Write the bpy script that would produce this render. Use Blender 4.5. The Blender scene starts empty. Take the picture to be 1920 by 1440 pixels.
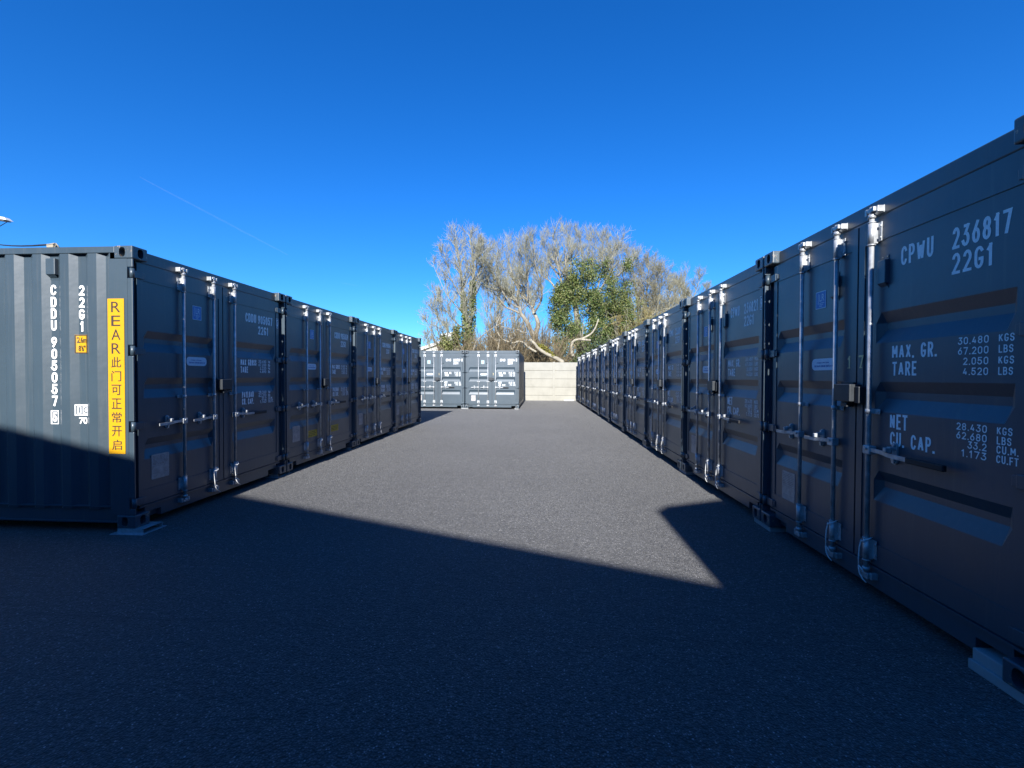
import bpy, bmesh, math, random
from mathutils import Vector, Matrix, noise as mnoise
R_ = math.radians
scene = bpy.context.scene
COL = scene.collection

# ------------------------------------------------------------------ camera
F_PX, PITCH, ROLL, YAW, CAM_Z = 835.75, 0.0161, 0.0037, 0.0646, 1.4575   # focal length in px of a 1920 px wide frame
def cam_axes():
    right = Vector((math.cos(YAW), math.sin(YAW), 0)); fwd = Vector((-math.sin(YAW), math.cos(YAW), 0)); up = Vector((0, 0, 1))
    f2 = fwd * math.cos(PITCH) - up * math.sin(PITCH); u2 = fwd * math.sin(PITCH) + up * math.cos(PITCH)
    r3 = right * math.cos(ROLL) + u2 * math.sin(ROLL); u3 = u2 * math.cos(ROLL) - right * math.sin(ROLL)
    return r3, u3, f2
CR, CU, CF = cam_axes()
cam = bpy.data.cameras.new('camera'); cam.sensor_width = 36; cam.lens = F_PX / 1920 * 36
cam.clip_start = 0.05; cam.clip_end = 20000
cam_ob = bpy.data.objects.new('camera', cam); COL.objects.link(cam_ob)
m3 = Matrix((CR, CU, -CF)).transposed()
cam_ob.matrix_world = Matrix.Translation((0, 0, CAM_Z)) @ m3.to_4x4()
scene.camera = cam_ob

# ------------------------------------------------------------------ sky, sun, exposure
SUN_EL, SUN_AZ = math.atan(0.52), R_(0.3)          # low winter sun behind the viewer, straight along the rows
world = bpy.data.worlds.new('World'); scene.world = world; world.use_nodes = True
wn = world.node_tree.nodes; wl = world.node_tree.links
bg = wn['Background']; sky = wn.new('ShaderNodeTexSky'); sky.sky_type = 'NISHITA'
sky.sun_disc = False; sky.sun_elevation = SUN_EL; sky.sun_rotation = math.pi + SUN_AZ
sky.altitude = 0; sky.air_density = 1.0; sky.dust_density = 0.1; sky.ozone_density = 6.0
hs = wn.new('ShaderNodeHueSaturation'); hs.inputs['Saturation'].default_value = 1.22; hs.inputs['Value'].default_value = 1.0
tint = wn.new('ShaderNodeMix'); tint.data_type = 'RGBA'; tint.blend_type = 'MULTIPLY'; tint.inputs[0].default_value = 1.0; tint.inputs[7].default_value = (.575, .975, 1.33, 1)
wl.new(sky.outputs[0], hs.inputs['Color']); wl.new(hs.outputs[0], tint.inputs[6]); wl.new(tint.outputs[2], bg.inputs['Color'])
bg.inputs['Strength'].default_value = 0.0715
sun = bpy.data.lights.new('sun', 'SUN'); sun.energy = 4.5; sun.angle = R_(0.53); sun.color = (1.0, 0.985, 0.962)
sun_ob = bpy.data.objects.new('sun', sun); COL.objects.link(sun_ob)
SUN_DIR = Vector((math.sin(SUN_AZ) * math.cos(SUN_EL), math.cos(SUN_AZ) * math.cos(SUN_EL), -math.sin(SUN_EL)))
sun_ob.rotation_euler = SUN_DIR.to_track_quat('-Z', 'Y').to_euler(); sun_ob.location = (0, -30, 30)
vs = scene.view_settings; vs.view_transform = 'Standard'; vs.look = 'None'; vs.gamma = 1.0; vs.exposure = 1.12; vs.use_curve_mapping = False
scene.cycles.max_bounces = 8

# ------------------------------------------------------------------ helpers
def at(px, py, y):
    """world point seen at pixel (px, py) of the 1920x1440 photograph, at the real depth y along the rows"""
    r = CR * ((px - 960) / F_PX) + CU * (-(py - 720) / F_PX) + CF
    return Vector((0, 0, CAM_Z)) + r * (y / r.y)

class MB:
    def __init__(s): s.v = []; s.f = []; s.sm = []
    def add(s, vs_, fs, smooth=False):
        n = len(s.v); s.v.extend([tuple(p) for p in vs_])
        for f in fs: s.f.append(tuple(i + n for i in f)); s.sm.append(smooth)
        return s
    def box(s, x0, x1, y0, y1, z0, z1):
        if x0 > x1: x0, x1 = x1, x0
        if y0 > y1: y0, y1 = y1, y0
        if z0 > z1: z0, z1 = z1, z0
        return s.add([(x0,y0,z0),(x1,y0,z0),(x1,y1,z0),(x0,y1,z0),(x0,y0,z1),(x1,y0,z1),(x1,y1,z1),(x0,y1,z1)],
              [(0,3,2,1),(4,5,6,7),(0,1,5,4),(1,2,6,5),(2,3,7,6),(3,0,4,7)])
    def cbox(s, x0, x1, y0, y1, z0, z1, c=0.006):
        """box with chamfered edges (bevelled through bmesh)"""
        bm = bmesh.new()
        bmesh.ops.create_cube(bm, size=1.0)
        for v in bm.verts:
            v.co = Vector(((x0+x1)/2 + v.co.x*(x1-x0), (y0+y1)/2 + v.co.y*(y1-y0), (z0+z1)/2 + v.co.z*(z1-z0)))
        bmesh.ops.bevel(bm, geom=list(bm.edges), offset=c, segments=2, profile=0.5, affect='EDGES', clamp_overlap=True)
        bm.verts.index_update()
        s.add([v.co[:] for v in bm.verts], [tuple(v.index for v in f.verts) for f in bm.faces]); bm.free(); return s
    def prism_y(s, poly, y0, y1):            # poly in (x, z), counter clockwise seen from -y
        n = len(poly)
        vs_ = [(x, y0, z) for x, z in poly] + [(x, y1, z) for x, z in poly]
        fs = [tuple(range(n)), tuple(range(2*n-1, n-1, -1))]
        fs += [(i, n+i, n+(i+1) % n, (i+1) % n) for i in range(n)]
        return s.add(vs_, fs)
    def tube(s, pts, rad, n=8, caps=True, smooth=True):
        pts = [Vector(p) for p in pts]
        if not hasattr(rad, '__len__'): rad = [rad]*len(pts)
        vs_ = []; fs = []; ref = None
        for i, p in enumerate(pts):
            a = pts[max(i-1, 0)]; b = pts[min(i+1, len(pts)-1)]; t = (b-a)
            if t.length < 1e-9: t = Vector((0,0,1))
            t.normalize()
            if ref is None: ref = Vector((1,0,0)) if abs(t.x) < .8 else Vector((0,1,0))
            e1 = (ref - t*ref.dot(t))
            if e1.length < 1e-6: e1 = t.orthogonal()
            e1.normalize(); e2 = t.cross(e1); ref = e1
            for k in range(n):
                an = 2*math.pi*k/n
                vs_.append(p + (e1*math.cos(an) + e2*math.sin(an))*rad[i])
        for i in range(len(pts)-1):
            for k in range(n):
                fs.append((i*n+k, i*n+(k+1) % n, (i+1)*n+(k+1) % n, (i+1)*n+k))
        s.add(vs_, fs, smooth)
        if caps:
            m = len(s.v) - len(vs_)
            s.f.append(tuple(m+k for k in range(n-1, -1, -1))); s.sm.append(False)
            s.f.append(tuple(m+(len(pts)-1)*n+k for k in range(n))); s.sm.append(False)
        return s
    def cyl_z(s, x, y, z0, z1, r, n=12): return s.tube([(x,y,z0),(x,y,z1)], r, n)
    def mesh(s, name, mat):
        me = bpy.data.meshes.new(name); me.from_pydata(s.v, [], s.f)
        me.polygons.foreach_set('use_smooth', s.sm)
        for m in (mat if isinstance(mat, (list, tuple)) else [mat]): me.materials.append(m)
        me.update(); return me

def ob(name, mesh, parent=None, loc=None, label=None, cat=None, group=None, kind=None):
    o = bpy.data.objects.new(name, mesh); COL.objects.link(o)
    if parent is not None: o.parent = parent
    if loc is not None: o.location = loc
    if label: o['label'] = label
    if cat: o['category'] = cat
    if group: o['group'] = group
    if kind: o['kind'] = kind
    return o

# ------------------------------------------------------------------ materials
def new_mat(name):
    m = bpy.data.materials.new(name); m.use_nodes = True
    return m, m.node_tree.nodes, m.node_tree.links, m.node_tree.nodes['Principled BSDF']
def tc(n, l, scale=(1,1,1), out='Object'):
    t = n.new('ShaderNodeTexCoord'); mp = n.new('ShaderNodeMapping'); mp.inputs['Scale'].default_value = scale
    l.new(t.outputs[out], mp.inputs['Vector']); return mp.outputs[0]
def noise(n, l, vec, scale, detail=4, rough=.55):
    t = n.new('ShaderNodeTexNoise'); t.inputs['Scale'].default_value = scale; t.inputs['Detail'].default_value = detail
    t.inputs['Roughness'].default_value = rough; l.new(vec, t.inputs['Vector']); return t.outputs['Fac']
def ramp(n, l, fac, stops):
    r = n.new('ShaderNodeValToRGB'); e = r.color_ramp.elements
    while len(e) < len(stops): e.new(0.5)
    for k, (p, c) in enumerate(stops): e[k].position = p; e[k].color = (*c, 1) if len(c) == 3 else c
    l.new(fac, r.inputs[0]); return r.outputs[0]
def mixc(n, l, fac, a, b, mode='MIX'):
    m = n.new('ShaderNodeMix'); m.data_type = 'RGBA'; m.blend_type = mode
    for sock, val in ((m.inputs[0], fac), (m.inputs[6], a), (m.inputs[7], b)):
        if hasattr(val, 'is_linked'): l.new(val, sock)
        elif isinstance(val, (int, float)): sock.default_value = val
        else: sock.default_value = (*val, 1)
    return m.outputs[2]
def bump(n, l, h, strength, dist, bsdf):
    b = n.new('ShaderNodeBump'); b.inputs['Strength'].default_value = strength; b.inputs['Distance'].default_value = dist
    l.new(h, b.inputs['Height']); l.new(b.outputs[0], bsdf.inputs['Normal'])
def plain(name, col, rough=.6, metal=0.0, var=.12, scale=18):
    m, n, l, b = new_mat(name); v = tc(n, l); f = noise(n, l, v, scale)
    lo = tuple(c*(1-var) for c in col); hi = tuple(min(1, c*(1+var)) for c in col)
    l.new(ramp(n, l, f, [(.3, lo), (.7, hi)]), b.inputs['Base Color'])
    b.inputs['Roughness'].default_value = rough; b.inputs['Metallic'].default_value = metal
    return m

PAINT = (0.038, 0.061, 0.079)
def wpos(n, l, scale=(1,1,1)):
    g = n.new('ShaderNodeNewGeometry'); mp = n.new('ShaderNodeMapping'); mp.inputs['Scale'].default_value = scale
    l.new(g.outputs['Position'], mp.inputs['Vector']); return mp.outputs[0]
def paint_mat(name, chips=0.0):
    m, n, l, b = new_mat(name); v = wpos(n, l)
    big = noise(n, l, v, .8, 5)
    base = ramp(n, l, big, [(.3, tuple(c*.86 for c in PAINT)), (.7, tuple(c*1.14 for c in PAINT))])
    st = noise(n, l, wpos(n, l, (16, 16, .6)), 2.2, 5, .65)                        # rain streaks running down
    base = mixc(n, l, ramp(n, l, st, [(.54, (0,0,0)), (.80, (.38,)*3)]), base, (0.12, 0.125, 0.12))
    ff = ramp(n, l, noise(n, l, v, 48, 5, .72), [(.64, (0,0,0)), (.80, (.40,)*3)])  # fine dust and scuffs
    base = mixc(n, l, ff, base, (0.12, 0.125, 0.125))
    sc = ramp(n, l, noise(n, l, wpos(n, l, (9, 9, 30)), 1.6, 6, .8), [(.70, (0,0,0)), (.74, (.55,)*3)])   # pale scrapes
    base = mixc(n, l, sc, base, (0.17, 0.18, 0.18))
    ru = ramp(n, l, noise(n, l, v, 13, 7, .78), [(.72, (0,0,0)), (.76, (.7,)*3)])     # small rust blooms
    base = mixc(n, l, ru, base, (0.11, 0.055, 0.025))
    if chips:
        c1 = noise(n, l, v, 26, 6, .75); cf = ramp(n, l, c1, [(1-chips, (0,0,0)), (1-chips+.02, (1,1,1))])
        base = mixc(n, l, cf, base, (0.30, 0.22, 0.15))
    l.new(base, b.inputs['Base Color'])
    rr = n.new('ShaderNodeMapRange'); rr.inputs[3].default_value = .36; rr.inputs[4].default_value = .52
    l.new(noise(n, l, v, 3.1, 4), rr.inputs[0]); l.new(rr.outputs[0], b.inputs['Roughness'])
    b.inputs['Specular IOR Level'].default_value = .5
    b.inputs['Coat Weight'].default_value = .55; b.inputs['Coat Roughness'].default_value = .34
    bump(n, l, noise(n, l, v, 2.1, 4, .6), .22, .03, b)                              # slightly wavy sheet steel
    return m
M = {}
M['paint'] = paint_mat('container_paint')
M['cast'] = paint_mat('casting_paint', .41)
M['zinc'] = plain('zinc_plated_steel', (.44, .45, .45), .48, .5, .30, 16)
M['galv'] = plain('galvanised_plate', (.42, .44, .45), .55, .5, .2, 40)
M['white'] = plain('white_lettering', (.92, .92, .90), .6, 0, .08, 60)
M['yellow'] = plain('yellow_sticker', (.58, .295, .004), .45, 0, .05, 40)
M['ochre'] = plain('ochre_sticker', (.60, .38, .02), .5, 0, .12, 60)
M['black'] = plain('black_print', (.035, .022, .018), .6, 0, .1, 60)
M['rubber'] = plain('black_rubber', (.012, .012, .013), .65, 0, .2, 40)
M['blue'] = plain('blue_sticker', (.05, .20, .50), .45, 0, .06, 60)
M['teal'] = plain('pale_teal_sticker', (.22, .55, .58), .45, 0, .06, 60)
M['pblue'] = plain('pale_label', (.62, .68, .74), .45, 0, .06, 60)
M['inkb'] = plain('blue_print', (.16, .24, .42), .6, 0, .1, 60)
M['plate'] = plain('aluminium_data_plate', (.40, .37, .35), .5, .3, .2, 25)
M['etch'] = plain('etched_lines', (.16, .15, .15), .6, 0, .1, 60)
M['brass'] = plain('brass', (.62, .50, .26), .5, .4, .15, 60)
M['lockbox'] = plain('lock_box_steel', (.030, .035, .040), .5, .2, .15, 30)
M['cord'] = plain('white_cord', (.62, .62, .60), .8, 0, .1, 90)

def concrete(name, col, rough=.9):
    m, n, l, b = new_mat(name); v = tc(n, l)
    f = noise(n, l, v, 1.7, 6, .6); c = ramp(n, l, f, [(.28, tuple(x*.84 for x in col)), (.5, col), (.75, tuple(min(1, x*1.08) for x in col))])
    st = noise(n, l, tc(n, l, (5, 5, .5)), 2.0, 5, .6); c = mixc(n, l, ramp(n, l, st, [(.55, (0,0,0)), (.8, (.35,)*3)]), c, tuple(x*.72 for x in col))
    l.new(c, b.inputs['Base Color']); b.inputs['Roughness'].default_value = rough
    bump(n, l, noise(n, l, v, 90, 4), .25, .004, b); return m
M['concrete'] = concrete('cream_concrete', (.325, .310, .262))
M['slab'] = concrete('grey_concrete_slab', (.30, .305, .30))
M['render'] = concrete('white_render', (.60, .59, .54))
M['fascia'] = plain('white_fascia', (.62, .61, .58), .6, 0, .05, 5)
M['shed'] = plain('grey_cladding', (.09, .09, .09), .7, 0, .15, 2)

def asphalt():
    m, n, l, b = new_mat('fresh_tarmac'); v = tc(n, l)
    vo = n.new('ShaderNodeTexVoronoi'); vo.inputs['Scale'].default_value = 105; l.new(v, vo.inputs['Vector'])
    sep = n.new('ShaderNodeSeparateColor'); l.new(vo.outputs['Color'], sep.inputs[0])
    stone = ramp(n, l, sep.outputs[0], [(0, (.050, .0485, .047)), (.5, (.112, .109, .105)), (.84, (.185, .180, .174)), (.955, (.29, .283, .275)), (1, (.54, .53, .515))])
    ed = n.new('ShaderNodeMapRange'); ed.inputs[1].default_value = .0; ed.inputs[2].default_value = .55; l.new(vo.outputs['Distance'], ed.inputs[0])
    c = mixc(n, l, ed.outputs[0], stone, (.042, .041, .040))
    big = noise(n, l, v, .35, 6, .6); c = mixc(n, l, 1.0, c, ramp(n, l, big, [(.3, (.84,)*3), (.7, (1.14,)*3)]), 'MULTIPLY')
    gr1 = noise(n, l, v, 36, 4, .75); c = mixc(n, l, 1.0, c, ramp(n, l, gr1, [(.35, (.50,)*3), (.65, (1.55,)*3)]), 'MULTIPLY')
    pat = noise(n, l, v, 9, 5, .65); c = mixc(n, l, 1.0, c, ramp(n, l, pat, [(.3, (.80,)*3), (.7, (1.20,)*3)]), 'MULTIPLY')
    sx = n.new('ShaderNodeSeparateXYZ'); l.new(v, sx.inputs[0]); wob = noise(n, l, v, 1.1, 5, .7)         # paver joints: one across, two along the yard
    for ax, pos, wd_, amt in ((1, 2.50, .016, .30), (0, -.75, .012, .16), (0, 1.55, .012, .14)):
        q = n.new('ShaderNodeMath'); q.operation = 'MULTIPLY_ADD'; q.inputs[1].default_value = .10; l.new(wob, q.inputs[0]); l.new(sx.outputs[ax], q.inputs[2])
        q2 = n.new('ShaderNodeMath'); q2.operation = 'SUBTRACT'; l.new(q.outputs[0], q2.inputs[0]); q2.inputs[1].default_value = pos + .05
        q3 = n.new('ShaderNodeMath'); q3.operation = 'ABSOLUTE'; l.new(q2.outputs[0], q3.inputs[0])
        mr = n.new('ShaderNodeMapRange'); mr.inputs[1].default_value = wd_*.3; mr.inputs[2].default_value = wd_*1.6; mr.inputs[3].default_value = amt; mr.inputs[4].default_value = 0; l.new(q3.outputs[0], mr.inputs[0])
        c = mixc(n, l, mr.outputs[0], c, (.02, .02, .02))
    stn = ramp(n, l, noise(n, l, v, .9, 5, .75), [(.60, (0,0,0)), (.72, (.22,)*3)]); c = mixc(n, l, stn, c, (.04, .038, .036))   # old stains
    l.new(c, b.inputs['Base Color'])
    b.inputs['Roughness'].default_value = .72; b.inputs['Specular IOR Level'].default_value = .45; b.inputs['Diffuse Roughness'].default_value = 1.0; b.inputs['Sheen Weight'].default_value = .085; b.inputs['Sheen Roughness'].default_value = .55; b.inputs['Sheen Tint'].default_value = (1, .99, .98, 1)
    inv = n.new('ShaderNodeMath'); inv.operation = 'SUBTRACT'; inv.inputs[0].default_value = 1; l.new(vo.outputs['Distance'], inv.inputs[1])
    ad = n.new('ShaderNodeMath'); ad.operation = 'ADD'; l.new(inv.outputs[0], ad.inputs[0]); l.new(noise(n, l, v, 60, 3), ad.inputs[1])
    bump(n, l, ad.outputs[0], .9, .010, b); return m
M['tarmac'] = asphalt()
M['earth'] = plain('rough_ground', (.085, .080, .045), .95, 0, .4, .8)

def leafy(name, cols, rough=.5):
    m, n, l, b = new_mat(name); g = n.new('ShaderNodeNewGeometry')
    c = ramp(n, l, g.outputs['Random Per Island'], [(i/(len(cols)-1), k) for i, k in enumerate(cols)])
    v = tc(n, l); f = noise(n, l, v, .9, 3); c = mixc(n, l, 1.0, c, ramp(n, l, f, [(.3, (.75,)*3), (.7, (1.2,)*3)]), 'MULTIPLY')
    l.new(c, b.inputs['Base Color']); b.inputs['Roughness'].default_value = max(rough, .6); b.inputs['Specular IOR Level'].default_value = .25; return m
M['ivy'] = leafy('ivy_leaves', [(.030,.052,.014), (.062,.098,.024), (.105,.138,.036), (.165,.185,.055), (.23,.23,.11)], .45)
M['ivy_y'] = leafy('yellow_ivy_leaves', [(.055,.075,.018), (.10,.12,.03), (.16,.165,.05), (.22,.21,.085)], .5)
M['evergreen'] = leafy('dark_evergreen_leaves', [(.018,.035,.016), (.035,.06,.024), (.06,.085,.03), (.11,.13,.05)], .42)
def bark(name, a, b_):
    m, n, l, b = new_mat(name); v = tc(n, l); f = noise(n, l, v, 2.3, 5, .65)
    g = n.new('ShaderNodeNewGeometry'); mix_ = n.new('ShaderNodeMath'); mix_.operation = 'MULTIPLY_ADD'
    mix_.inputs[1].default_value = .35; l.new(g.outputs['Random Per Island'], mix_.inputs[0]); l.new(f, mix_.inputs[2])
    l.new(ramp(n, l, mix_.outputs[0], [(.38, a), (.95, b_)]), b.inputs['Base Color']); b.inputs['Roughness'].default_value = .85; return m
M['bark_pale'] = bark('pale_bark', (.12,.105,.08), (.38,.34,.265))
M['bark_grey'] = bark('grey_bark', (.11,.10,.07), (.34,.31,.23))
M['twig_grey'] = bark('grey_twigs', (.14,.132,.09), (.43,.41,.29))
M['twig_brown'] = bark('brown_twigs', (.075,.055,.028), (.32,.25,.14))
M['twig_tan'] = bark('tan_twigs', (.125,.112,.07), (.41,.375,.25))
M['twig_gold'] = bark('golden_twigs', (.13,.10,.035), (.38,.31,.13))
M['bleached'] = bark('bleached_wood', (.20,.17,.12), (.45,.40,.30))
M['moss'] = leafy('moss', [(.10,.10,.014), (.17,.155,.028), (.23,.21,.04)], .9)

# ------------------------------------------------------------------ lettering
def text_polys(txt, weight=0.0):
    cu = bpy.data.curves.new('lettering_source', 'FONT'); cu.body = txt; cu.size = 1; cu.resolution_u = 4; cu.offset = weight
    o = bpy.data.objects.new('lettering_source', cu); COL.objects.link(o)
    dg = bpy.context.evaluated_depsgraph_get(); dg.update()
    me = bpy.data.meshes.new_from_object(o.evaluated_get(dg))
    vs_ = [(v.co.x, v.co.y) for v in me.vertices]; fs = [tuple(p.vertices) for p in me.polygons]
    bpy.data.objects.remove(o); bpy.data.curves.remove(cu); bpy.data.meshes.remove(me)
    return vs_, fs
_tc = {}
def put_text(mb, txt, x0, x1, z0, z1, place, weight=.012):
    """fit txt into the rectangle x0..x1, z0..z1; place(x, z) gives the 3-D point"""
    k = (txt, weight)
    if k not in _tc: _tc[k] = text_polys(txt, weight)
    vs_, fs = _tc[k]
    if not vs_: return
    ax = min(v[0] for v in vs_); bx = max(v[0] for v in vs_); az = min(v[1] for v in vs_); bz = max(v[1] for v in vs_)
    if txt[-1] == ',' or any(c in 'Qgjpqy,' for c in txt): pass
    mb.add([place(x0 + (v[0]-ax)/(bx-ax)*(x1-x0), z0 + (v[1]-az)/(bz-az)*(z1-z0)) for v in vs_], fs)
def rect(mb, x0, x1, z0, z1, place): mb.add([place(x0,z0), place(x1,z0), place(x1,z1), place(x0,z1)], [(0,1,2,3)])
# condensed stencil lettering, drawn as strokes of even thickness on a 1 x 1 cell
def _arc(cx, cy, rx, ry, a0, a1, n=8): return [(cx + rx*math.cos(R_(a0+(a1-a0)*k/n)), cy + ry*math.sin(R_(a0+(a1-a0)*k/n))) for k in range(n+1)]
_Q = .30
def _oval(): return _arc(.5, 1-_Q, .5, _Q, 0, 180) + _arc(.5, _Q, .5, _Q, 180, 360) + [(1, 1-_Q)]
GLYPH = {
 '0': [_oval()], 'O': [_oval()],
 '1': [[(.62, 0), (.62, 1)], [(.05, .80), (.62, .97)]],
 '2': [_arc(.5, 1-_Q, .5, _Q, 170, -20) + [(0, 0), (1, 0)]],
 '3': [[(.03, 1), (.95, 1), (.42, .60)] + _arc(.45, .30, .55, .30, 80, -160)],
 '4': [[(.72, 0), (.72, .55)], [(.55, 1), (0, .26), (1, .26)]],
 '5': [[(.93, 1), (.12, 1), (.06, .55)] + _arc(.46, .32, .54, .32, 118, -165)],
 '6': [[(.72, 1), (.12, .52)] + _arc(.5, .31, .5, .31, 150, 510, 16)],
 '7': [[(0, 1), (1, 1), (.36, 0)]],
 '8': [_arc(.5, .76, .44, .24, -90, 270, 16), _arc(.5, .27, .5, .27, 90, 450, 16)],
 '9': [[(.28, 0), (.88, .48)] + _arc(.5, .69, .5, .31, -30, 330, 16)],
 'A': [[(0, 0), (.5, 1), (1, 0)], [(.18, .30), (.82, .30)]],
 'B': [[(0, .52), (.60, .52)] + _arc(.58, .26, .42, .26, 90, -90) + [(0, 0), (0, 1), (.55, 1)] + _arc(.55, .76, .40, .24, 90, -90)],
 'C': [_arc(.5, 1-_Q, .5, _Q, 22, 180) + _arc(.5, _Q, .5, _Q, 180, 338)],
 'D': [[(0, 0), (0, 1), (.5, 1)] + _arc(.5, 1-_Q, .5, _Q, 90, 0) + _arc(.5, _Q, .5, _Q, 0, -90) + [(0, 0)]],
 'E': [[(1, 1), (0, 1), (0, 0), (1, 0)], [(0, .52), (.82, .52)]],
 'F': [[(1, 1), (0, 1), (0, 0)], [(0, .50), (.82, .50)]],
 'G': [_arc(.5, 1-_Q, .5, _Q, 32, 180) + _arc(.5, _Q, .5, _Q, 180, 360) + [(1, .42), (.66, .42)]],
 'K': [[(0, 0), (0, 1)], [(.95, 1), (.04, .40)], [(.32, .58), (1, 0)]],
 'L': [[(0, 1), (0, 0), (1, 0)]],
 'M': [[(0, 0), (0, 1), (.5, .30), (1, 1), (1, 0)]],
 'N': [[(0, 0), (0, 1), (1, 0), (1, 1)]],
 'P': [[(0, 0), (0, 1), (.55, 1)] + _arc(.55, .73, .45, .27, 90, -90) + [(0, .46)]],
 'R': [[(0, 0), (0, 1), (.55, 1)] + _arc(.55, .74, .45, .26, 90, -90) + [(0, .48)], [(.50, .48), (1, 0)]],
 'S': [_arc(.5, .75, .5, .25, 15, 230) + _arc(.5, .26, .5, .26, 60, -165)],
 'T': [[(0, 1), (1, 1)], [(.5, 1), (.5, 0)]],
 'U': [[(0, 1)] + _arc(.5, _Q, .5, _Q, 180, 360) + [(1, 1)]],
 'W': [[(0, 1), (.24, 0), (.5, .80), (.76, 0), (1, 1)]],
 'X': [[(0, 0), (1, 1)], [(0, 1), (1, 0)]],
 'Y': [[(0, 1), (.5, .48), (1, 1)], [(.5, .48), (.5, 0)]],
}
ADV = {'1': .70, 'M': 1.2, 'W': 1.3, '.': .30, ' ': .75, 'A': 1.12, 'X': 1.05, 'L': .88, 'E': .88, 'F': .88, 'T': .95}
def put_strokes(mb, txt, x0, x1, z0, z1, place, weight=.15):
    """stroke lettering fitted into the rectangle; weight = stroke thickness / letter height"""
    h = z1-z0; t = h*weight; gap = .30
    tot = sum(ADV.get(c, 1) for c in txt) + gap*(len(txt)-1); k = (x1-x0)/tot; x = x0
    for c in txt:
        w = ADV.get(c, 1)*k; dep = 0.0
        if c == '.': rect(mb, x+w*.5-t*.55, x+w*.5+t*.55, z0, z0+t*1.1, place)
        lines = []                                            # very sharp corners are cut into separate strokes
        for line in GLYPH.get(c, []):
            cur = [line[0]]
            for i in range(1, len(line)):
                cur.append(line[i])
                if i < len(line)-1:
                    q1 = Vector((line[i][0]-line[i-1][0], 2*(line[i][1]-line[i-1][1]))); q2 = Vector((line[i+1][0]-line[i][0], 2*(line[i+1][1]-line[i][1])))
                    if q1.length > .3 and q2.length > .3 and q1.normalized().dot(q2.normalized()) < -.35: lines.append((cur, True)); cur = [line[i]]
            lines.append((cur, c in 'MNWAVX4K'))
        for line, sharp in lines:
            ww = max(w-t, k*.1)
            pts = [(x + t/2 + px_*ww, z0 + t/2 + pz*(h-t)) for px_, pz in line]; n = len(pts); L = []; Rr = []
            closed = abs(pts[0][0]-pts[-1][0]) + abs(pts[0][1]-pts[-1][1]) < 1e-6
            if not closed and not sharp:                                    # square stroke ends
                for e0, e1 in ((0, 1), (-1, -2)):
                    d = Vector((pts[e0][0]-pts[e1][0], pts[e0][1]-pts[e1][1])); d.normalize(); pts[e0] = (pts[e0][0]+d.x*t/2, pts[e0][1]+d.y*t/2)
            for i in range(n):
                a = pts[i-1] if i else (pts[-2] if closed else pts[0]); b = pts[i+1] if i < n-1 else (pts[1] if closed else pts[-1]); p = pts[i]
                d1 = Vector((p[0]-a[0], p[1]-a[1])); d2 = Vector((b[0]-p[0], b[1]-p[1]))
                if d1.length < 1e-9: d1 = d2
                if d2.length < 1e-9: d2 = d1
                d1.normalize(); d2.normalize(); nn = Vector((-d1.y-d2.y, d1.x+d2.x))
                if nn.length < 1e-6: nn = Vector((-d1.y, d1.x))
                nn.normalize(); cs = max(.55, nn.dot(Vector((-d1.y, d1.x)))); q = nn*(t/2/cs)
                L.append((p[0]+q.x, p[1]+q.y)); Rr.append((p[0]-q.x, p[1]-q.y))
            for i in range(n-1):
                dep += 3e-5; mb.add([place(*v, dep) for v in (L[i], Rr[i], Rr[i+1], L[i+1])], [(0, 1, 2, 3)])
        x += w + gap*k
def frame_rect(mb, x0, x1, z0, z1, t, place):
    rect(mb, x0, x1, z0, z0+t, place); rect(mb, x0, x1, z1-t, z1, place); rect(mb, x0, x0+t, z0+t, z1-t, place); rect(mb, x1-t, x1, z0+t, z1-t, place)
def rounded(mb, x0, x1, z0, z1, r, y0, y1, n=6):
    pts = []
    for cx, cz, a0 in ((x1-r, z0+r, -90), (x1-r, z1-r, 0), (x0+r, z1-r, 90), (x0+r, z0+r, 180)):
        for k in range(n+1):
            a = R_(a0 + 90*k/n); pts.append((cx + r*math.cos(a), cz + r*math.sin(a)))
    mb.prism_y(pts, y0, y1)

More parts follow.
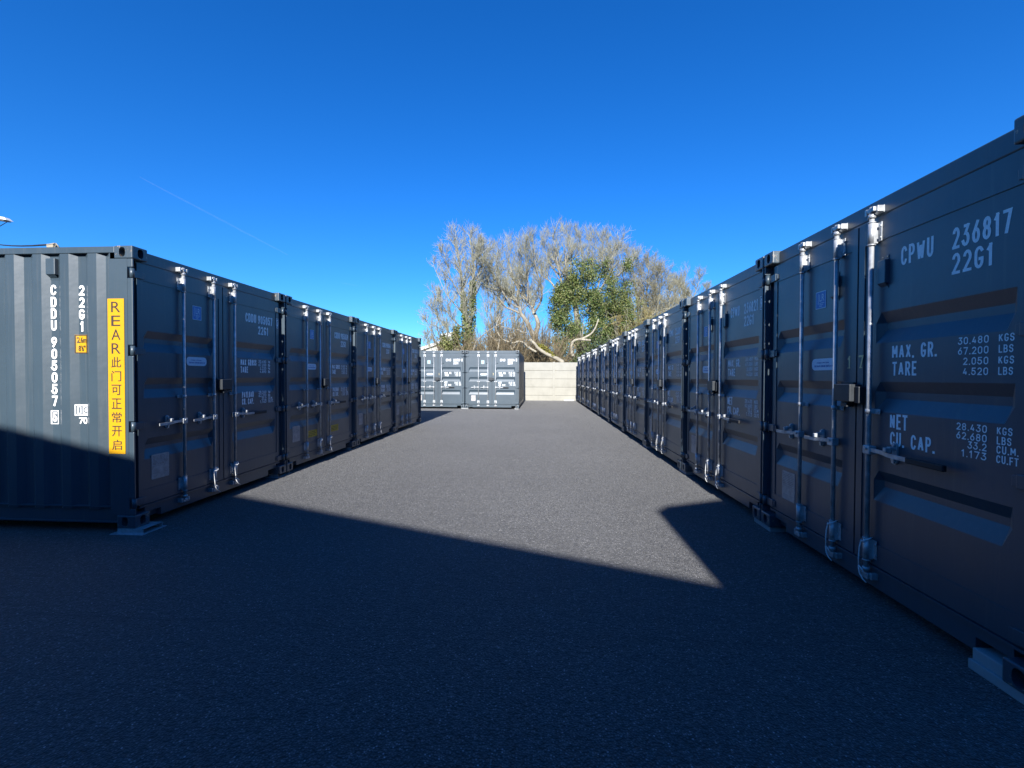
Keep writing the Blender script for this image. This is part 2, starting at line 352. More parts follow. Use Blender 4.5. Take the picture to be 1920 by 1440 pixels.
# ------------------------------------------------------------------ shipping container: u = x across the doors, w = y into the box, v = z up
CW, CH, CL = 2.438, 2.591, 6.058
HV = (0.225, 0.935, 1.635, 2.345)                    # hinge heights
def casting_mesh(flip_u, top):
    """corner fitting with oval holes in the front and outer side"""
    w, d, h = .162, .178, .118
    bm = bmesh.new(); bmesh.ops.create_cube(bm, size=1)
    for v in bm.verts: v.co = Vector(((v.co.x+.5)*w, (v.co.y+.5)*d, (v.co.z+.5)*h))
    bmesh.ops.bevel(bm, geom=list(bm.edges), offset=.011, segments=3, profile=.5, affect='EDGES')
    def hole(normal, cu_, cv, ra, rb, axes):
        f = max(bm.faces, key=lambda q: (q.normal.dot(normal) > .99) * q.calc_area())
        vs_ = list(f.verts); bmesh.ops.delete(bm, geom=[f], context='FACES_ONLY')
        c = sum((v.co for v in vs_), Vector()) / 4; n = 20; ring = []; inner = []
        for k in range(n):
            a = 2*math.pi*k/n; ca, sa = math.cos(a), math.sin(a)
            sx = (abs(ca)**.75)*math.copysign(1, ca); sz = (abs(sa)**.75)*math.copysign(1, sa)
            p = c.copy(); p[axes[0]] = cu_ + ra*sx; p[axes[1]] = cv + rb*sz
            ring.append(bm.verts.new(p)); inner.append(bm.verts.new(p - normal*.075))
        near = [min(range(4), key=lambda j: (vs_[j].co - r.co).length) for r in ring]
        for k in range(n):
            k2 = (k+1) % n
            bm.faces.new((ring[k], ring[k2], vs_[near[k]]))
            if near[k] != near[k2]: bm.faces.new((ring[k2], vs_[near[k2]], vs_[near[k]]))
            bm.faces.new((ring[k], inner[k], inner[k2], ring[k2]))
        bm.faces.new(inner)
    hole(Vector((0,-1,0)), w*.53, h*.5, .030, .042, (0, 2))
    hole(Vector((-1,0,0)), d*.55, h*.5, .030, .044, (1, 2))
    if flip_u:
        for v in bm.verts: v.co.x = -v.co.x
    bmesh.ops.recalc_face_normals(bm, faces=list(bm.faces))
    me = bpy.data.meshes.new('corner_casting'); bm.to_mesh(me); bm.free(); me.materials.append(M['cast']); return me

def corrugated_side(outer, sgn):
    """side sheet; outer = u of the outer face, sgn = +1 when inward is +u"""
    prof = [(.225, 0), (.233, 0), (.290, 1), (.303, 1), (.359, 0)]
    k = 1
    while .359 + .272*k < CL - .2:
        e = .359 + .272*k; prof += [(e-.187, 0), (e-.129, 1), (e-.056, 1), (e, 0)]; k += 1
    prof.append((CL-.16, 0)); mb = MB(); d = .036; t = .004
    for z in (.17, 2.555): mb.v.extend([(outer + sgn*d*q, w, z) for w, q in prof])
    n = len(prof)
    for i in range(n-1):
        f = (i, i+1, n+i+1, n+i); mb.f.append(f if sgn < 0 else f[::-1]); mb.sm.append(False)
    return mb.mesh('side_panel', M['paint'])

RECESS = [(.605, .700, .740, .805), (1.190, 1.275, 1.320, 1.385), (1.635, 1.720, 1.765, 1.835)]
def door_mesh(u0, u1, ra, rb):
    mb = MB(); W0, WP = .050, .057
    z0, z1 = .178, 2.452
    mb.box(u0, u0+.055, W0, .10, z0, z1); mb.box(u1-.055, u1, W0, .10, z0, z1)
    mb.box(u0+.055, u1-.055, W0+.0005, .10, 2.302, z1); mb.box(u0+.055, u1-.055, W0+.0005, .10, z0, .318)
    us = [u0+.055, ra, ra+.045, rb-.045, rb, u1-.055]; uf = [0, 0, 1, 1, 0, 0]
    zs, zf = [.318], [0]
    for a, b, c, d in RECESS: zs += [a, b, c, d]; zf += [0, 1, 1, 0]
    zs.append(2.302); zf.append(0); nb = len(mb.v); nu = len(us)
    for z, q in zip(zs, zf):
        for u, p in zip(us, uf): mb.v.append((u, WP + .036*min(p, q), z))
    for j in range(len(zs)-1):
        for i in range(nu-1):
            a = nb + j*nu + i; mb.f.append((a, a+1, a+1+nu, a+nu)); mb.sm.append(False)
    return mb.mesh('door', M['paint'])

RODS = (.605, 1.035, 1.382); RW = .020
def lock_rod_mesh(u):
    mb = MB()
    mb.cyl_z(u, RW, .085, 2.53, .0148, 14)
    for z, s in ((2.505, 1), (.105, -1)):                    # cam with its two jaws, and the keeper on the header / sill
        mb.cbox(u-.019, u+.019, RW-.018, RW+.018, z-.015, z+.015, .005)
        mb.cbox(u-.034, u+.034, RW-.016, RW+.004, z-.002*s, z+.017*s if s > 0 else z-.017, .004)
        mb.cbox(u+.022, u+.042, RW-.020, RW+.016, z-.012, z+.018, .003)
        mb.cbox(u-.054, u-.034, RW-.010, .062, z-.022, z+.022, .003); mb.cbox(u+.036, u+.056, RW-.004, .062, z-.020, z+.020, .003); mb.cbox(u-.052, u+.054, .056, .0605, z-.024, z+.024, .002)
        mb.cyl_z(u, RW, z-.05*s, z-.025*s, .022, 12)
    return mb.mesh('lock_rod', M['zinc'])
def bracket_mesh(u, z0, z1):
    mb = MB(); mb.cbox(u-.052, u+.052, .0455, .0495, z0+.012, z1-.004, .0015)
    mb.cyl_z(u, RW, z0, z1, .0205, 16); mb.box(u-.0205, u+.0205, RW, .047, z0+.004, z1-.006)
    mb.cyl_z(u, RW, z0-.008, z0, .0235, 16); mb.cyl_z(u, RW, z1, z1+.006, .0235, 16)
    for du in (-.044, .044):
        for z in (z0+.035, z1-.03): mb.tube([(u+du, .046, z), (u+du, .038, z)], .0085, 6)
    return mb.mesh('rod_bracket', M['zinc'])
def clamp_mesh(u):
    mb = MB(); mb.cbox(u-.062, u+.062, .044, .0495, 1.172, 1.206, .0015); mb.cyl_z(u, RW, 1.174, 1.204, .0200, 14)
    mb.box(u-.022, u+.022, RW, .045, 1.174, 1.204)
    for du in (-.048, .048): mb.tube([(u+du, .045, 1.189), (u+du, .038, 1.189)], .007, 6)
    return mb.mesh('rod_clamp', M['zinc'])
def handle_mesh(u, s, ln, zc=.935):
    mb = MB()
    mb.cbox(min(u-s*.020, u+s*.042), max(u-s*.020, u+s*.042), RW-.024, RW+.024, zc-.028, zc+.028, .005)
    mb.tube([(u+s*.012, RW-.022, zc+.01), (u+s*.012, RW-.032, zc+.01)], .010, 8)
    # flat bar, slightly cranked
    pts = [(u+s*.04, zc+.004, RW-.010), (u+s*.13, zc+.002, RW-.012), (u+s*.20, zc-.006, RW-.020), (u+s*ln, zc-.008, RW-.020)]
    for (ua, za, wa), (ub, zb, wb) in zip(pts, pts[1:]):
        h, t = .0125, .005
        mb.add([(ua, wa-t, za-h), (ub, wb-t, zb-h), (ub, wb+t, zb-h), (ua, wa+t, za-h), (ua, wa-t, za+h), (ub, wb-t, zb+h), (ub, wb+t, zb+h), (ua, wa+t, za+h)],
               [(0,3,2,1),(4,5,6,7),(0,1,5,4),(1,2,6,5),(2,3,7,6),(3,0,4,7)])
    return mb.mesh('door_handle', M['zinc'])
def catch_mesh(u, s, zc=.935):
    mb = MB(); c = u + s*.185
    rounded(mb, c-.020, c+.020, zc-.062, zc+.072, .0195, .046, .0565)
    mb.cbox(c-.013, c+.013, RW-.012, .048, zc+.026, zc+.046, .003)
    mb.cbox(c-.016, c+.010, RW-.034, RW+.0, zc+.010, zc+.040, .004)
    mb.cbox(c-.013, c+.013, RW+.012, .048, zc-.040, zc-.026, .003)
    for dz in (-.047, .057): mb.tube([(c, .046, zc+dz), (c, .034, zc+dz)], .010, 8)
    return mb.mesh('handle_catch', M['zinc'])
def hinge_mesh(side, z):
    mb = MB(); g = (lambda u: u) if side == 0 else (lambda u: CW-u)
    mb.cyl_z(g(.025), .026, z-.044, z+.044, .019, 12)
    mb.cbox(min(g(.03), g(.15)), max(g(.03), g(.15)), .034, .0485, z-.034, z+.034, .004)
    mb.cbox(min(g(.135), g(.175)), max(g(.135), g(.175)), .040, .0485, z-.026, z+.026, .003)
    return mb.mesh('hinge', M['paint'])
def post_mesh(side):
    mb = MB(); g = (lambda a, b: (a, b)) if side == 0 else (lambda a, b: (CW-b, CW-a))
    cuts = [.119]
    for z in HV: cuts += [z-.05, z+.05]
    cuts.append(2.472)
    for a, b in zip(cuts[0::2], cuts[1::2]): mb.cbox(*g(.004, .022), .004, .056, a, b, .005)
    mb.box(*g(.0042, .024), .055, .232, .119, 2.472)
    mb.box(*g(.024, .092), .078, .11, .119, 2.472)
    mb.box(*g(.024, .034), .0775, .2, .1192, 2.4718)
    return mb.mesh('corner_post', M['paint'])
def vent_mesh(u, z, flip=False):
    mb = MB(); mb.cbox(u-.032, u+.032, .030, .058, z-.075, z+.075, .004); mb.box(u-.030, u+.030, .053, .058, z-.105, z+.105)
    mb.add([(u-.032,.031,z-.074),(u+.032,.031,z-.074),(u+.026,.057,z-.100),(u-.026,.057,z-.100)], [(0,1,2,3)])
    for du in (-.018, .018): mb.tube([(u+du, .053, z+.092), (u+du, .048, z+.092)], .006, 6)
    return mb.mesh('vent', M['paint'])

T = {}
T['cast'] = {(fu, t): casting_mesh(fu, t) for fu in (0, 1) for t in (0,)}
T['side0'] = corrugated_side(.010, 1); T['side1'] = corrugated_side(CW-.010, -1)
def simple(name, *boxes, mat='paint'):
    mb = MB()
    for b in boxes: mb.box(*b)
    return mb.mesh(name, M[mat])
T['post0'] = post_mesh(0); T['post1'] = post_mesh(1)
hd = MB(); hd.cbox(.15, CW-.15, .060, .14, 2.468, 2.580, .008); hd.box(.10, CW-.10, .066, .11, 2.456, 2.4695); T['header'] = hd.mesh('header', M['paint'])
sl = MB(); sl.prism_y([(.162, .100), (.345, .100), (.345, .030), (CW-.345, .030), (CW-.345, .100), (CW-.162, .100), (CW-.162, .158), (.162, .158)], .056, .12)
sl.box(.095, CW-.095, .040, .11, .158, .172); sl.box(.162, .345, .10, .14, .04, .0995); T['sill'] = sl.mesh('sill', M['paint'])
for s_, nm in ((0, 'l'), (1, 'r')):
    g = (lambda a, b: (a, b)) if s_ == 0 else (lambda a, b: (CW-b, CW-a))
    tr = MB(); tr.cbox(*g(.004, .064), .178, CL-.178, 2.527, 2.585, .004); T['toprail'+nm] = tr.mesh('top_side_rail', M['paint'])
    br = MB(); br.box(*g(.006, .06), .178, CL-.178, .188, .198); br.box(*g(.030, .038), .178, CL-.178, .058, .188); br.box(*g(.006, .06), .178, CL-.178, .048, .058); T['botrail'+nm] = br.mesh('bottom_side_rail', M['paint'])
T['roof'] = simple('roof', (.06, CW-.06, .10, CL-.03, 2.560, 2.572))
T['floor'] = simple('floor', (.062, CW-.062, .11, CL-.06, .13, .16), (.1, CW-.1, .8, .9, .05, .13), (.1, CW-.1, 2.2, 2.3, .05, .13), (.1, CW-.1, 3.8, 3.9, .05, .13), (.1, CW-.1, 5.2, 5.3, .05, .13))
T['end'] = simple('end_panel', (.006, CW-.006, CL-.055, CL-.006, .12, 2.585))
T['rearpost'] = simple('rear_post', (.004, .10, CL-.17, CL-.056, .119, 2.472)); T['rearpost2'] = simple('rear_post', (CW-.10, CW-.004, CL-.17, CL-.056, .119, 2.472))
T['doorL'] = door_mesh(.097, 1.212, .165, 1.075); T['doorR'] = door_mesh(1.226, CW-.097, 1.385, 2.255)
gk = MB(); gk.box(1.212, 1.226, .060, .09, .178, 2.452); gk.box(1.198, 1.240, .052, .062, .19, 2.44) if False else None; T['gasket'] = gk.mesh('gasket', M['rubber'])
for i, u in enumerate(RODS):
    T['rod%d' % i] = lock_rod_mesh(u); T['bt%d' % i] = bracket_mesh(u, 2.285, 2.425); T['bb%d' % i] = bracket_mesh(u, .205, .345); T['cl%d' % i] = clamp_mesh(u)
T['h0'] = handle_mesh(RODS[0], -1, .33); T['h1'] = handle_mesh(RODS[1], -1, .33); T['h2'] = handle_mesh(RODS[2], 1, .34)
T['c0'] = catch_mesh(RODS[0], -1); T['c1'] = catch_mesh(RODS[1], -1); T['c2'] = catch_mesh(RODS[2], 1)
gp = MB(); gp.cbox(RODS[2]+.335, RODS[2]+.585, RW-.031, RW-.007, .908, .944, .006); T['grip'] = gp.mesh('handle_grip', M['rubber'])
for s_ in (0, 1):
    for k, z in enumerate(HV): T['hg%d%d' % (s_, k)] = hinge_mesh(s_, z)
T['ventL'] = vent_mesh(.985, 2.09); T['ventR'] = vent_mesh(1.455, 2.09)
lb = MB(); lb.cbox(1.100, 1.270, -.030, .05, 1.245, 1.365, .006); lb.box(1.090, 1.215, .030, .0495, 1.236, 1.378); lb.cbox(1.270, 1.315, .0, .05, 1.235, 1.350, .006); lb.cbox(1.15, 1.21, -.01, .04, 1.205, 1.236, .004); T['lockbox'] = lb.mesh('lock_box', M['lockbox'])
for k, u in ((1, RODS[1]), (2, RODS[2])):
    co = MB(); r = .0042
    co.tube([(u-.03,RW-.012,.325),(u-.012,RW-.030,.318),(u+.015,RW-.030,.330),(u+.036,RW-.004,.352),(u+.02,RW+.02,.356)], r, 6)
    co.tube([(u-.03,RW-.012,.325),(u-.036,RW-.020,.27),(u-.034,RW-.026,.20),(u-.028,RW-.028,.14)], r, 6)
    co.tube([(u-.030,RW-.028,.15),(u+.004,RW-.032,.142),(u+.022,RW-.032,.125)], r, 6)
    co.tube([(u-.032,RW-.028,.145),(u-.012,RW-.034,.105),(u+.02,RW-.034,.078),(u+.045,RW-.03,.066)], r, 6)
    T['cord%d' % k] = co.mesh('seal_cord', M['cord'])

fp = lambda y: (lambda x, z, d=0.0: (x, y-d, z))
def words(name, items, weight, y=.0562):
    mb = MB(); p = fp(y)
    for t, u0, u1, z0, z1 in items: (put_text if t in ('kg', 'lb') else put_strokes)(mb, t, u0, u1, z0, z1, p, .02 if t in ('kg', 'lb') else weight)
    return name, mb.mesh(name, M['white'])
def cap(name, txt, u0, u1, z0, z1, weight):
    tot = sum(ADV.get(c, 1) for c in txt) + .30*(len(txt)-1); k = (u1-u0)/tot; x = u0; out = []
    for i, wd_ in enumerate(txt.split(' ')):
        w_ = (sum(ADV.get(c, 1) for c in wd_) + .30*(len(wd_)-1))*k
        out.append(words(name, [(wd_, x, x+w_, z0, z1)], weight)); x += w_ + (.60 + ADV[' '])*k
    return out
def figures(rows, right, h, wd): return [(t, right-wd[len(t)], right, z, z+h) for t, z in rows]
def weights_R():
    wd = {6: .162, 5: .132, 4: .098}; w = .150
    return [*cap('gross_caption', 'MAX. GR.', 1.522, 1.838, 1.530, 1.616, w), *cap('tare_caption', 'TARE', 1.526, 1.706, 1.424, 1.510, w),
            *cap('net_caption', 'NET', 1.514, 1.648, 1.090, 1.184, w), *cap('capacity_caption', 'CU. CAP.', 1.518, 1.836, .984, 1.072, w),
            words('weight_figures', figures([('30.480', 1.585), ('67.200', 1.532), ('2.050', 1.478), ('4.520', 1.425)], 2.128, .0385, wd), w),
            words('capacity_figures', figures([('28.430', 1.137), ('62.680', 1.090), ('33.2', 1.046), ('1.173', 1.000)], 2.128, .0385, wd), w),
            words('weight_units', [(t, 2.176, 2.176+q, z, z+.0385) for t, z, q in (('KGS', 1.585, .072), ('LBS', 1.532, .068), ('KGS', 1.478, .072), ('LBS', 1.425, .068))], w),
            words('capacity_units', [(t, 2.176, 2.176+q, z, z+.0385) for t, z, q in (('KGS', 1.137, .072), ('LBS', 1.090, .068), ('CU.M.', 1.046, .10), ('CU.FT.', 1.000, .112))], w)]
def weights_L():
    wd = {6: .165, 5: .135, 4: .10}; w = .165
    return [*cap('gross_caption', 'MAX GROSS', 1.538, 1.850, 1.540, 1.620, w), *cap('tare_caption', 'TARE', 1.538, 1.680, 1.447, 1.527, w),
            *cap('payload_caption', 'PAYLOAD', 1.562, 1.790, 1.128, 1.205, w), *cap('capacity_caption', 'CU. CAP.', 1.562, 1.790, 1.040, 1.118, w),
            words('weight_figures', figures([('30.480', 1.582), ('67.200', 1.537), ('2.220', 1.492), ('4.890', 1.447)], 2.060, .038, wd), w),
            words('capacity_figures', figures([('28.260', 1.167), ('62.310', 1.124), ('33.2', 1.082), ('1.163', 1.040)], 2.060, .038, wd), w),
            words('weight_units', [(t, 2.105, 2.150, z, z+.038) for t, z in (('kg', 1.582), ('lb', 1.537), ('kg', 1.492), ('lb', 1.447))], w),
            words('capacity_units', [(t, 2.105, 2.105+q, z, z+.038) for t, z, q in (('kg', 1.167, .045), ('lb', 1.124, .045), ('CU.M.', 1.082, .10), ('CU.FT.', 1.040, .115))], w)]
T['wR'], T['wL'] = weights_R(), weights_L()
T['tyR'] = words('type_code', [('22G1', 1.921, 2.142, 1.964, 2.076)], .140)[1]; T['tyL'] = words('type_code', [('22G1', 1.890, 2.110, 1.962, 2.072)], .150)[1]
def serial(kind, a, num, chk):
    if kind == 'R': n = [words('owner_code', [(a, 1.580, 1.806, 2.098, 2.212)], .140), words('serial_number', [(num, 1.921, 2.226, 2.098, 2.212)], .140)]
    else: n = [words('owner_code', [(a, 1.636, 1.850, 2.104, 2.216)], .150), words('serial_number', [(num, 1.890, 2.205, 2.104, 2.216)], .150)]
    mb = MB(); pb = fp(.0493)
    frame_rect(mb, 2.288, 2.338, 2.090, 2.224, .006, pb); put_strokes(mb, chk, 2.298, 2.328, 2.108, 2.206, pb, .13)
    return n + [('check_digit', mb.mesh('check_digit', M['white'])), ('type_code', T['ty'+kind])]
def sticker(u0, u1, z0, z1, mat, ink):
    """square certification sticker: white rim, a tall bar and the letters LR, three lines of fine print"""
    a = MB(); a.box(u0, u1, .0552, .057, z0, z1)
    b = MB(); p = fp(.0545); w, h = u1-u0, z1-z0
    frame_rect(b, u0, u1, z0, z1, .005, p); rect(b, u0+w*.22, u0+w*.27, z0+h*.25, z1-h*.12, p)
    put_text(b, 'LR', u0+w*.36, u0+w*.84, z0+h*.42, z0+h*.84, p, .01)
    for k in range(3): rect(b, u0+w*.36, u0+w*(.84-.1*k), z0+h*(.30-.09*k), z0+h*(.335-.09*k), p)
    return a.mesh('certificate_sticker', M[mat]), b.mesh('sticker_print', M[ink])
def capsule(u0, u1, z0, z1):
    a = MB(); rounded(a, u0, u1, z0, z1, (z1-z0)*.42, .0548, .057); b = MB(); p = fp(.0542); h = z1-z0; w = u1-u0
    random.seed(5)
    for row, (za, zb, xa, xb) in enumerate(((.58, .70, .22, .74), (.26, .44, .12, .90))):   # two rows of fine print, too small to read
        x = u0 + w*xa
        while x < u0 + w*xb:
            l_ = random.uniform(.004, .013); rect(b, x, min(x+l_, u0+w*xb), z0+h*(za+random.uniform(0,.03)), z0+h*(zb-random.uniform(0,.03)), p); x += l_+random.choice((.0018, .0018, .0018, .006))
    c = MB(); r = (h*.42); 
    return a.mesh('caution_label', M['pblue']), b.mesh('label_print', M['inkb'])
def plate(u0, u1, z0, z1):
    a = MB(); rounded(a, u0, u1, z0, z1, .012, .0535, .057); b = MB(); p = fp(.0530); w, h = u1-u0, z1-z0
    random.seed(3); z = z1 - h*.07
    while z > z1 - h*.42:
        x = u0 + w*.08
        while x < u1 - w*.12:
            l_ = random.uniform(.01, .035); rect(b, x, min(x+l_, u1-w*.08), z-.004, z, p); x += l_+.006
        z -= h*.055
    rect(b, u0+w*.04, u1-w*.04, z0+h*.52, z0+h*.526, p); rect(b, u0+w*.04, u1-w*.04, z0+h*.22, z0+h*.226, p)
    return a.mesh('data_plate', M['plate']), b.mesh('plate_print', M['etch'])
T['stR'] = sticker(.735, .862, 1.955, 2.090, 'blue', 'pblue'); T['stL'] = sticker(.768, .892, 2.018, 2.168, 'blue', 'pblue'); T['stF'] = sticker(.735, .862, 1.990, 2.140, 'teal', 'white')
T['cpR'] = capsule(.695, .985, 1.468, 1.560); T['cpL'] = capsule(.680, .965, 1.515, 1.610)
T['plR'] = plate(.275, .475, .300, .570); T['plL'] = plate(.240, .445, .395, .635)

SERIES = 'dark grey shipping containers'
def container(kind, loc, rz, ser, label, cords=False, digits=None, stk='R', full=True):
    root = ob('shipping_container', None, None, loc, label, 'shipping container', SERIES); root.rotation_euler = (0, 0, rz)
    P = lambda n, me, par=root, l=None: ob(n, me, par, None, l)
    for k, key in ((0, 'post0'), (1, 'post1')): P('corner_post', T[key])
    P('header', T['header']); P('sill', T['sill']); P('roof', T['roof']); P('floor', T['floor']); P('end_panel', T['end']); P('rear_post', T['rearpost']); P('rear_post', T['rearpost2'])
    P('side_panel', T['side0']); P('side_panel', T['side1'])
    for k in ('toprail', 'botrail'):
        for s_ in 'lr': P('top_side_rail' if k == 'toprail' else 'bottom_side_rail', T[k+s_])
    for fu in (0, 1):
        for z in (0, CH-.118):
            c = P('corner_casting', T['cast'][(fu, 0)]); c.location = (CW if fu else 0, 0, z)
            c = P('corner_casting', T['cast'][(1-fu, 0)]); c.location = (CW if fu else 0, CL, z); c.rotation_euler = (0, 0, math.pi)
    P('gasket', T['gasket'])
    dl = P('door', T['doorL']); dr = P('door', T['doorR'])
    for i, d in ((0, dl), (1, dl), (2, dr)):
        P('lock_rod', T['rod%d' % i], d); P('rod_bracket', T['bt%d' % i], d); P('rod_bracket', T['bb%d' % i], d); P('rod_clamp', T['cl%d' % i], d)
        P('door_handle', T['h%d' % i], d); P('handle_catch', T['c%d' % i], d)
        if cords and i: P('seal_cord', T['cord%d' % i], d)
    P('handle_grip', T['grip'], dr)
    for k in range(4): P('hinge', T['hg0%d' % k], dl); P('hinge', T['hg1%d' % k], dr)
    if kind == 'R': P('vent', T['ventL'], dl); P('vent', T['ventR'], dr)
    P('lock_box', T['lockbox'], dl)
    for n_, m_ in serial(kind, *ser) + T['w'+kind]: P(n_, m_, dr)
    for a, n1, n2 in ((T['st'+stk], 'certificate_sticker', 'sticker_print'), (T['cp'+kind], 'caution_label', 'label_print'), (T['pl'+kind], 'data_plate', 'plate_print')):
        P(n1, a[0], dl); P(n2, a[1], dl)
    if digits:
        for t, u0, u1, d in digits:
            mb = MB(); put_strokes(mb, t, u0, u1, 1.477, 1.565, fp(.0475), .15); rect(mb, (u0+u1)/2-.016, (u0+u1)/2+.012, 1.4765, 1.483, fp(.0472)); n0 = len(mb.v)
            P('door_number', mb.mesh('door_number', M['brass']), d and dl or dr)
    return root, dl, dr

random.seed(11)
BASE = .05
LX, LY, RX, RY, PIT = -3.712, 3.837, 2.147, 2.027, 2.46
LEFT = [('CDDU', '905057', '5', 'dark grey container with a tall yellow REAR sign, marked CDDU 905057'),
        ('CDDU', '905059', '6', 'dark grey container with two ochre stickers low on its doors, marked CDDU 905059'),
        ('CDDU', '905064', '1', 'dark grey container, third in the left row, beyond the one with ochre stickers'),
        ('CDDU', '905078', '6', 'dark grey container closing the far end of the left row, beside open tarmac')]
lefts = []
for i, (a, nmb, ck, lab) in enumerate(LEFT):
    lefts.append(container('L', (LX + random.uniform(-.006, .006) * (i > 0), LY + PIT*i, BASE), math.pi/2, (a, nmb, ck), lab, cords=i < 3, stk='L'))
RIGHT = [('236817', '9', 'dark grey container with a brass 17 on its doors, marked CPWU 236817'),
         ('236821', '9', 'dark grey container marked CPWU 236821, next to the one with brass 17'),
         ('236807', '6', 'dark grey container marked CPWU 236807, third in the right row'),
         ('236812', '8', 'dark grey container, fourth in the right row counting from the brass 17'),
         ('236825', '1', 'dark grey container, fifth in the right row counting from the brass 17'),
         ('236830', '2', 'dark grey container, sixth in the right row counting from the brass 17'),
         ('236798', '7', 'dark grey container, fourth in the right row counting back from the cream wall'),
         ('236795', '0', 'dark grey container, third in the right row counting back from the cream wall'),
         ('236793', '0', 'dark grey container, second in the right row counting back from the cream wall'),
         ('236791', '4', 'dark grey container at the far end of the right row, against the cream wall')]
rights = []
for i, (nmb, ck, lab) in enumerate(RIGHT):
    yy = RY + PIT*(i+1) - .011
    rights.append(container('R', (RX + random.uniform(-.007, .007) * (i > 0), yy, BASE), -math.pi/2, ('CPWU', nmb, ck), lab, cords=i < 3,
                            digits=[('1', 1.128, 1.162, True), ('7', 1.240, 1.286, False)] if i == 0 else None))
FX, FY = -.97, 19.88
container('R', (FX-CW, FY, BASE), 0, ('CPWU', '236804', '0'), 'sunlit grey container marked CPWU 236804 facing the viewer beside the cream wall', stk='F', digits=[('7', 1.250, 1.292, False)])
container('R', (FX-CW-PIT, FY+.01, BASE), 0, ('CPWU', '236789', '2'), 'sunlit grey container marked CPWU 236789, partly hidden by the left row', stk='F', digits=[('1', 1.255, 1.280, False)])

# --- extra markings of the nearest left container, on the side that faces the sun
L0 = lefts[0][0]
def sp(off): return lambda x, z: (off, -x, z)       # x = -w
XW = lambda X: X - LX                                # world X -> -w
SIDE_PROF = [(.225, 0), (.233, 0), (.290, 1), (.303, 1), (.359, 0)]
for k in range(1, 6): e = .359 + .272*k; SIDE_PROF += [(e-.187, 0), (e-.129, 1), (e-.056, 1), (e, 0)]
def side_u(w):
    for (wa, qa), (wb, qb) in zip(SIDE_PROF, SIDE_PROF[1:]):
        if wa <= w <= wb: return .010 + .036*(qa + (qb-qa)*(w-wa)/max(wb-wa, 1e-6))
    return .010
def conf(off): return lambda x, z, d=0.0: (side_u(-x) - off - d, -x, z - BASE)
def conf_rect(mb, x0, x1, z0, z1, off, n=16):
    p = conf(off)
    for k in range(n): rect(mb, x0 + (x1-x0)*k/n, x0 + (x1-x0)*(k+1)/n, z0, z1, p)
def conf_frame(mb, x0, x1, z0, z1, t, off):
    conf_rect(mb, x0, x1, z0, z0+t, off); conf_rect(mb, x0, x1, z1-t, z1, off); conf_rect(mb, x0, x0+t, z0+t, z1-t, off, 4); conf_rect(mb, x1-t, x1, z0+t, z1-t, off, 4)
cd = XW(-4.532); c2 = XW(-4.252)
mb = MB(); p = conf(.004)
for ch, z in zip('905057', (1.766, 1.656, 1.547, 1.437, 1.327, 1.217)): put_strokes(mb, ch, cd-.028, cd+.028, z-.048, z+.048, p, .19)
mo = MB()
for ch, z in zip('CDDU', (2.250, 2.138, 2.030, 1.920)): put_strokes(mo, ch, cd-.028, cd+.028, z-.048, z+.048, p, .19)
ob('owner_code', mo.mesh('owner_code', M['white']), L0)
ob('serial_number', mb.mesh('serial_number', M['white']), L0)
mb = MB(); conf_frame(mb, cd-.036, cd+.036, 1.000, 1.128, .008, .004); put_strokes(mb, '5', cd-.021, cd+.021, 1.020, 1.108, p, .17); ob('check_digit', mb.mesh('check_digit', M['white']), L0)
mb = MB()
for ch, z in zip('22G1', (2.243, 2.132, 2.022, 1.911)): w = .018 if ch == '1' else .028; put_strokes(mb, ch, c2-w, c2+w, z-.048, z+.048, p, .19)
ob('type_code', mb.mesh('type_code', M['white']), L0)
mb = MB(); conf_rect(mb, c2-.064, c2+.060, 1.082, 1.186, .003); put_text(mb, '70', c2-.038, c2+.044, 1.004, 1.066, p, .03); ob('code_plate', mb.mesh('code_plate', M['white']), L0)
mb = MB(); p2 = conf(.006); conf_frame(mb, c2-.054, c2-.010, 1.092, 1.176, .006, .006); put_text(mb, 'I', c2-.037, c2-.027, 1.106, 1.162, p2, .02)
conf_frame(mb, c2-.004, c2+.052, 1.092, 1.176, .006, .006); put_text(mb, 'C', c2+.008, c2+.040, 1.106, 1.162, p2, .03); ob('code_lettering', mb.mesh('code_lettering', M['paint']), L0)
mb = MB(); conf_rect(mb, c2-.060, c2+.052, 1.662, 1.832, .003); ob('height_sign', mb.mesh('height_sign', M['yellow']), L0)
mb = MB(); conf_frame(mb, c2-.058, c2+.050, 1.664, 1.830, .006, .006)
put_text(mb, '2.6m', c2-.046, c2+.040, 1.758, 1.812, p2, .014); put_text(mb, '8\'6"', c2-.036, c2+.032, 1.680, 1.734, p2, .014); ob('height_print', mb.mesh('height_print', M['black']), L0)
rs = MB(); ra_, rb_ = XW(-3.955), XW(-3.796); rs.box(-.0005, .0045, -rb_, -ra_, .738-BASE, 2.158-BASE); ob('rear_sign', rs.mesh('rear_sign', M['yellow']), L0)
rt = MB(); d4 = sp(-.0018); cx = (ra_+rb_)/2
for k, ch in enumerate('REAR此门可正常开启'):
    zc = 2.082 - .1262*k - BASE; hw, hh = (.044, .048) if k < 4 else (.048, .048)
    put_text(rt, ch, cx-hw, cx+hw, zc-hh, zc+hh, d4, .0 if k < 4 else .006)
ob('rear_print', rt.mesh('rear_print', M['black']), L0)
vt = MB(); vx = XW(-4.525); vt.cbox(.004, .046, -vx-.05, -vx+.042, 2.385-BASE, 2.535-BASE, .006); vt.box(.043, .0465, -vx-.055, -vx+.05, 2.345-BASE, 2.575-BASE)
vt.add([(.008, -vx-.045, 2.388-BASE), (.008, -vx+.038, 2.388-BASE), (.046, -vx+.032, 2.355-BASE), (.046, -vx-.04, 2.355-BASE)], [(0,1,2,3)])
ob('vent', vt.mesh('vent', M['paint']), L0)

